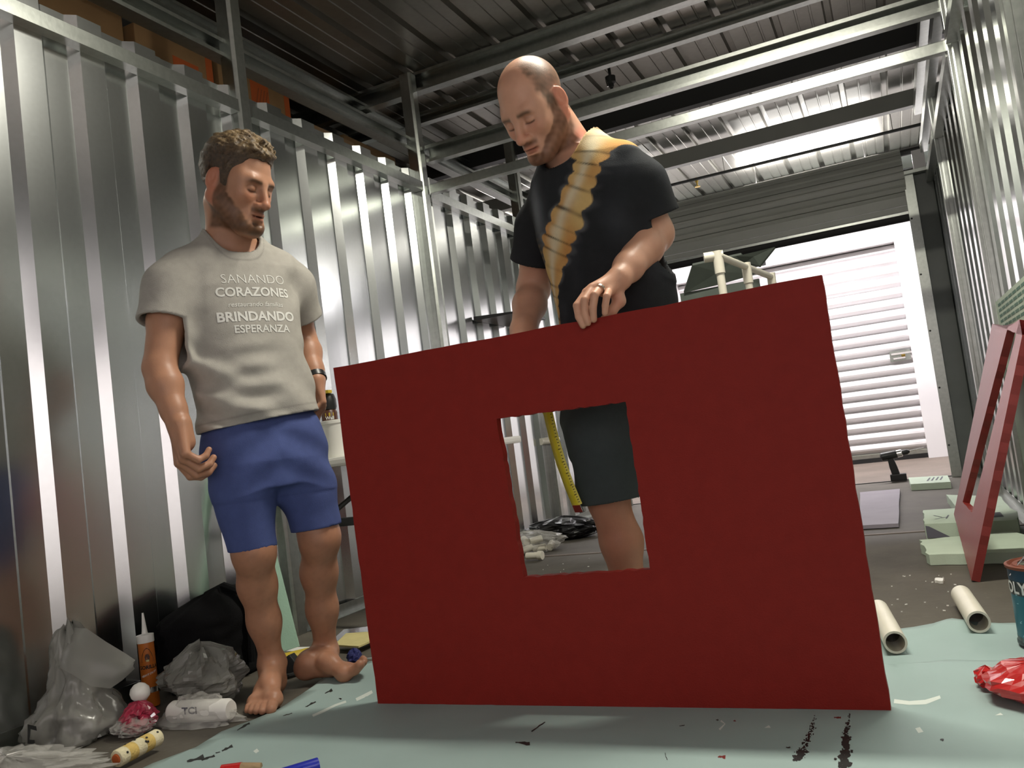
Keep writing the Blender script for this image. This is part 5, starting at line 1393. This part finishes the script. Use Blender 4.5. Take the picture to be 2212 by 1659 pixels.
FING = [  # his left hand: MCP, PIP, DIP, tip as photo points with their own depth
    [(1268, 632, 2.062), (1247, 660, 2.034), (1251, 684, 2.030), (1260, 703, 2.031)],
    [(1282, 622, 2.066), (1264, 648, 2.030), (1264, 676, 2.028), (1270, 697, 2.030)],
    [(1298, 620, 2.070), (1285, 637, 2.030), (1281, 666, 2.027), (1283, 690, 2.030)],
    [(1316, 628, 2.075), (1311, 640, 2.036), (1308, 660, 2.032), (1307, 676, 2.033)]]
def build_B(S):
    S.loft([(z, x, y, a-0.034, b-0.034) for z, x, y, a, b in B_torso[:-3]], rl, 0.02)
    S.loft([(z, x, y, a-0.02, b-0.02) for z, x, y, a, b in B_pel], rl, 0.02)
    nb = np.array((-0.735, 2.315, 1.47)); nt = B_hc+B_s*(B_R@np.array((0, -0.034, -0.050)))
    S.cone(nb, nt, 0.068, 0.064, 0.02)
    for q in (-1, 1): S.cone(nb+q*rl3*0.09-np.array((0, 0, 0.035)), nt-np.array((0, 0, 0.02)), 0.03, 0.035, 0.03)
    head_prims(S, B_hc, B_R, B_s, beard=0.0015, mouth=0.0065)
    for q in 'rl':
        sh, el, wr = B_sh[q], B_el[q], B_wr[q]
        o_ = (np.array((nb[0], nb[1], sh[2]))-sh); o_ /= np.linalg.norm(o_)
        S.chain([sh+o_*0.025-np.array((0, 0, 0.025)), up_to(sh, el, 0.55), el], [0.046, 0.060, 0.050], 0.02)
        S.ell(el, (0.050, 0.050, 0.050), None, 0.02)
        m = up_to(el, wr, 0.30)
        S.chain([el, m, up_to(el, wr, 0.75), wr], [0.049, 0.052, 0.039, 0.031], 0.02)
    cu = [(0.9, 1.1, 0.6)]*4
    hand(S, B_wr['r'], (0.12, -0.5, -0.8), (-0.5, -0.3, 0.3), -1, cu, sc=1.0, thumb=1.0)
    wr = B_wr['l']
    for i, fg in enumerate(FING):
        P = [pix(*p[:2], 1, p[2]) for p in fg]; r0_ = (0.0108, 0.0112, 0.0108, 0.0096)[i]
        S.cone(up_to(wr, P[0], 0.15), P[0], 0.020, 0.0135, 0.012)
        S.chain(P, [r0_*1.08, r0_, r0_*0.92, r0_*0.80], 0.002)
    S.cone(wr, up_to(wr, pix(1290, 640, 1, 2.075), 0.6), 0.030, 0.022, 0.015)
    th = [pix(1330, 620, 1, 2.115), pix(1338, 650, 1, 2.115), pix(1322, 672, 1, 2.098), pix(1305, 690, 1, 2.090)]
    S.chain(th, [0.021, 0.0165, 0.0125, 0.0105], 0.008)
    for q, hx in (('l', np.array((-0.735, 2.36, 0.84))), ('r', np.array((-0.77, 2.50, 0.84)))):
        kn, an = B_kn[q], B_ank[q]
        S.cone(hx, kn, 0.085, 0.060, 0.03)
        bk = -rf3*0.018
        S.chain([kn, up_to(kn, an, 0.32)+bk, up_to(kn, an, 0.62)+bk*0.5, an], [0.057, 0.061, 0.047, 0.037], 0.025)
        fd = rf3 if q == 'l' else np.array((-0.7, -0.7, 0)); fd = fd/np.linalg.norm(fd)
        foot(S, np.array((an[0], an[1], 0.014))-fd*0.055, np.array((an[0], an[1], 0.014))+fd*0.22, an, 1.08, side=(-1 if q == 'l' else 1))
V, F = assemble(build_B, [hb(B_hc, (-0.19, -0.19, -0.15), (0.19, 0.19, 0.20), 0.0026), (np.array((-0.80, 1.99, 0.94)), np.array((-0.60, 2.14, 1.16)), 0.0024)],
                0.005, (-1.18, 1.98, -0.02), (-0.42, 2.90, 2.0))
baseB = (0.57, 0.31, 0.205)
col = head_color(V, B_hc, B_R, B_s, baseB, (0.13, 0.055, 0.026), (0.075, 0.048, 0.028), dict(jaw_hi=-0.03, beard=0.80, shaved=True))
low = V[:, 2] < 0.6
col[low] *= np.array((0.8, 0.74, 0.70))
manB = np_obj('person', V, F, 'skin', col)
tag(manB, 'balding man in tie-dye T-shirt leaning over the red panel', 'person')
def foldB(P):
    z = P[:, 2]; c = np.array((-0.72, 2.34)); la = (P[:, :2]-c)@rl; fr = (P[:, :2]-c)@rf
    d = 0.0045*sstep(1.25, 1.05, z)*np.sin(42*(la+0.35*z)+2*np.sin(9*z))*sstep(-0.04, 0.05, fr)
    d += 0.005*np.sin(48*(la*0.75+z*0.65))*np.exp(-((la-0.15)/0.05)**2)*sstep(1.15, 1.25, z)
    d += 0.0028*vnoise(P, 22, 21)
    return d
hemB = lambda P: np.maximum(0.80-P[:, 2], collar(P, (-0.738, 2.285), rl, rf, 1.53, 0.75, 0.105))
sl = []
for q in 'rl':
    sh, el = B_sh[q], B_el[q]; dd = (el-sh)/np.linalg.norm(el-sh)
    hp = sh+dd*(0.188 if q == 'l' else 0.20)
    out = -rl3 if q == 'r' else rl3
    sl.append(([sh+np.array((0, 0, -0.016))-out*0.020, sh+dd*0.09+out*0.004, hp+dd*0.09+out*0.008], [0.066, 0.077, 0.088], hp+out*0.006, dd))
V, F = garment((-1.15, 2.05, 0.76), (-0.38, 2.62, 1.64), 0.004, B_torso, rl, sl, 0.012, hemB, foldB, k=0.03, ex=0.005)
# dye pattern in shirt coordinates: lateral offset and height on the front
def tie_dye(V):
    c = np.array((-0.72, 2.34)); la = (V[:, :2]-c)@rl; fr = (V[:, :2]-c)@rf; z = V[:, 2]
    ZT = np.array(DYE)
    xc = np.interp(z, ZT[:, 0], ZT[:, 1]); hw = np.interp(z, ZT[:, 0], ZT[:, 2])
    slope = np.interp(z, ZT[:, 0], ZT[:, 3])
    a = z-slope*(la-xc)                         # along-band coordinate (lines tilt)
    per = 0.036
    ph = a/per+0.25*np.sin(a*40)
    scal = 0.80+0.28*np.abs(np.sin(math.pi*ph))
    n1 = vnoise(V, 60, 31); n2 = vnoise(V, 28, 32)
    w = np.clip(hw*1.1, 0.002, 1)*(scal+0.09*n1)
    q = np.abs(la-xc)/w
    band = sstep(1.04, 0.96, q)*(fr > -0.02)
    halo = sstep(1.45, 1.0, q)*(fr > -0.02)
    char = np.array((0.021, 0.023, 0.025)); wash = np.array((0.075, 0.085, 0.10))
    col = np.tile(char, (len(V), 1)).astype(float)
    ws = np.clip(0.5+0.7*n2, 0, 1)
    col = col+(wash-col)*(0.20*ws**2)[:, None]
    col = col+(np.array((0.16, 0.17, 0.18))-col)*(0.55*halo*np.clip(0.5+n1*0.8, 0, 1))[:, None]
    faded = np.exp(-((la+0.11)/0.03)**2-((z-1.36)/0.09)**2)
    col = col+(np.array((0.22, 0.24, 0.26))-col)*(0.6*faded)[:, None]
    tan = np.exp(-((la+0.145)/0.022)**2-((z-1.235)/0.05)**2)*(0.5+0.5*np.sin(z*330+la*60))
    col = col+(np.array((0.22, 0.16, 0.07))-col)*(0.55*tan)[:, None]
    yel = np.array((0.60, 0.42, 0.17)); ora = np.array((0.53, 0.27, 0.085)); crm = np.array((0.68, 0.61, 0.42))
    bc = yel+(ora-yel)*np.clip(0.35+0.8*n2, 0, 1)[:, None]
    mid = np.exp(-(((la-xc)/w+0.15+0.15*n2)/0.34)**2)
    bc = bc+(crm-bc)*(0.9*mid)[:, None]
    fl = np.abs(((ph+0.5) % 1)-0.36)*per
    odd = (np.floor(ph+0.5).astype(int) % 3 != 0)
    ln = np.exp(-(fl/0.0030)**2)*np.clip(0.7+0.6*n1, 0, 1)*np.where(odd, 1.0, 0.35)
    bc = bc+(np.array((0.02, 0.018, 0.015))-bc)*(0.9*ln)[:, None]
    return col+(bc-col)*band[:, None]
DYE = [(0.80, -0.155, 0.010, -0.40), (1.00, -0.14, 0.013, -0.40), (1.11, -0.112, 0.022, -0.40), (1.15, -0.098, 0.032, -0.40), (1.17, -0.09, 0.045, -0.40), (1.196, -0.082, 0.066, -0.40), (1.222, -0.062, 0.070, -0.40), (1.246, -0.040, 0.074, -0.40), (1.271, -0.018, 0.076, -0.40), (1.296, 0.005, 0.075, -0.40),
       (1.325, 0.034, 0.067, -0.40), (1.355, 0.060, 0.057, -0.40), (1.388, 0.09, 0.050, -0.40), (1.42, 0.11, 0.042, -0.36), (1.45, 0.122, 0.045, -0.4), (1.48, 0.13, 0.06, -0.2), (1.53, 0.13, 0.07, 0.0)]
shirtB = np_obj('t_shirt', V, F, 'cloth', tie_dye(V), manB); shirtB['label'] = 'charcoal T-shirt with a diagonal yellow tie-dye band'
# shorts
lg = []
for q, hx in (('l', np.array((-0.735, 2.36, 0.84))), ('r', np.array((-0.77, 2.50, 0.84)))):
    kn = B_kn[q]; zt_ = 0.495
    mid = up_to(hx, kn, 0.45)+(rf3*0.02 if q == 'l' else 0)
    hp = np.array((kn[0], kn[1], zt_)); dd = np.array((0.05, 0.02, -1.0))
    lg.append(([hx, mid, hp+np.array((0, 0, -0.06))], [0.112, 0.108, 0.098], hp, dd))
V, F = garment((-1.08, 2.12, 0.40), (-0.48, 2.80, 1.0), 0.005, B_pel, rl, lg, 0.012, None, lambda P: 0.003*vnoise(P, 20, 28)+0.003*np.sin(40*(P[:, 2]+0.5*P[:, 0]))*sstep(0.6, 0.75, P[:, 2]))
tag(np_obj('shorts', V, F, 'cloth', np.tile(np.array((0.052, 0.066, 0.066)), (len(V), 1)), manB), 'dark grey green shorts')
# ring
a = pix(1296, 624, 1, 2.058); b_ = pix(1285, 637, 1, 2.030)
rg = MB().lathe([(0.0125, -0.003), (0.0140, -0.003), (0.0140, 0.003), (0.0125, 0.003)], a, b_-a, 24).obj('ring', 'ring', None, smooth=True); rg.parent = manB; rg['label'] = 'silver wedding ring'
# tape measure in his right hand
tm = empty('tape_measure', (-0.96, 2.30, 0.80), 'yellow tape measure blade hanging behind the panel window', 'tape measure')
wv = np.array((0.9, -0.3, 0.0)); wv /= np.linalg.norm(wv)
path = [np.array((-0.965, 2.27, 0.86)), pix(1182, 890, 1, 2.27), pix(1195, 945, 1, 2.27), pix(1211, 1000, 1, 2.265), pix(1229, 1050, 1, 2.26), pix(1247, 1093, 1, 2.255)]
V = []; F = []
for i, p in enumerate(path):
    t_ = path[min(i+1, len(path)-1)]-path[max(i-1, 0)]; t_ /= np.linalg.norm(t_)
    sd = wv-(wv@t_)*t_; sd /= np.linalg.norm(sd); nv = np.cross(sd, t_)
    for s_ in (-1, 0, 1):
        for o_ in (0, 1): V.append(p+sd*0.0185*s_+nv*(0.003*(s_*s_)+0.0008*o_))
for i in range(len(path)-1):
    a = i*6; b_ = a+6
    F += [(a, a+2, b_+2, b_), (a+2, a+4, b_+4, b_+2), (a+1, b_+1, b_+3, a+3), (a+3, b_+3, b_+5, a+5), (a, b_, b_+1, a+1), (a+4, a+5, b_+5, b_+4)]
obj('blade', V, F, 'yellow', tm, smooth=True)
bm_ = MB()
for k in range(40):
    t_ = k/40*(len(path)-1.001); i = int(t_); p = up_to(path[i], path[i+1], t_-i); dr_ = path[i+1]-path[i]; dr_ /= np.linalg.norm(dr_)
    sd = wv-(wv@dr_)*dr_; sd /= np.linalg.norm(sd); nv = np.cross(sd, dr_); nv = nv if nv[1] < 0 else -nv
    ln_ = 0.009 if k % 4 == 0 else 0.005
    bm_.obox(p+sd*(0.0172-ln_/2)+nv*0.0022, sd*ln_, dr_*0.0016, nv*0.0012)
bm_.obj('graduations', 'black_print', tm)
e_ = path[-1]; dr_ = path[-1]-path[-2]; dr_ /= np.linalg.norm(dr_)
MB().obox(e_+dr_*0.008, wv*0.030, dr_*0.022, np.cross(wv, dr_)*0.006).obj('end_hook', 'steel', tm, bevel=0.001)
MB().obox((-0.965, 2.27, 0.90), (0.075, 0, 0), (0, 0.035, 0), (0, 0, 0.07)).obj('case', 'yellow_tool', tm, bevel=0.010)
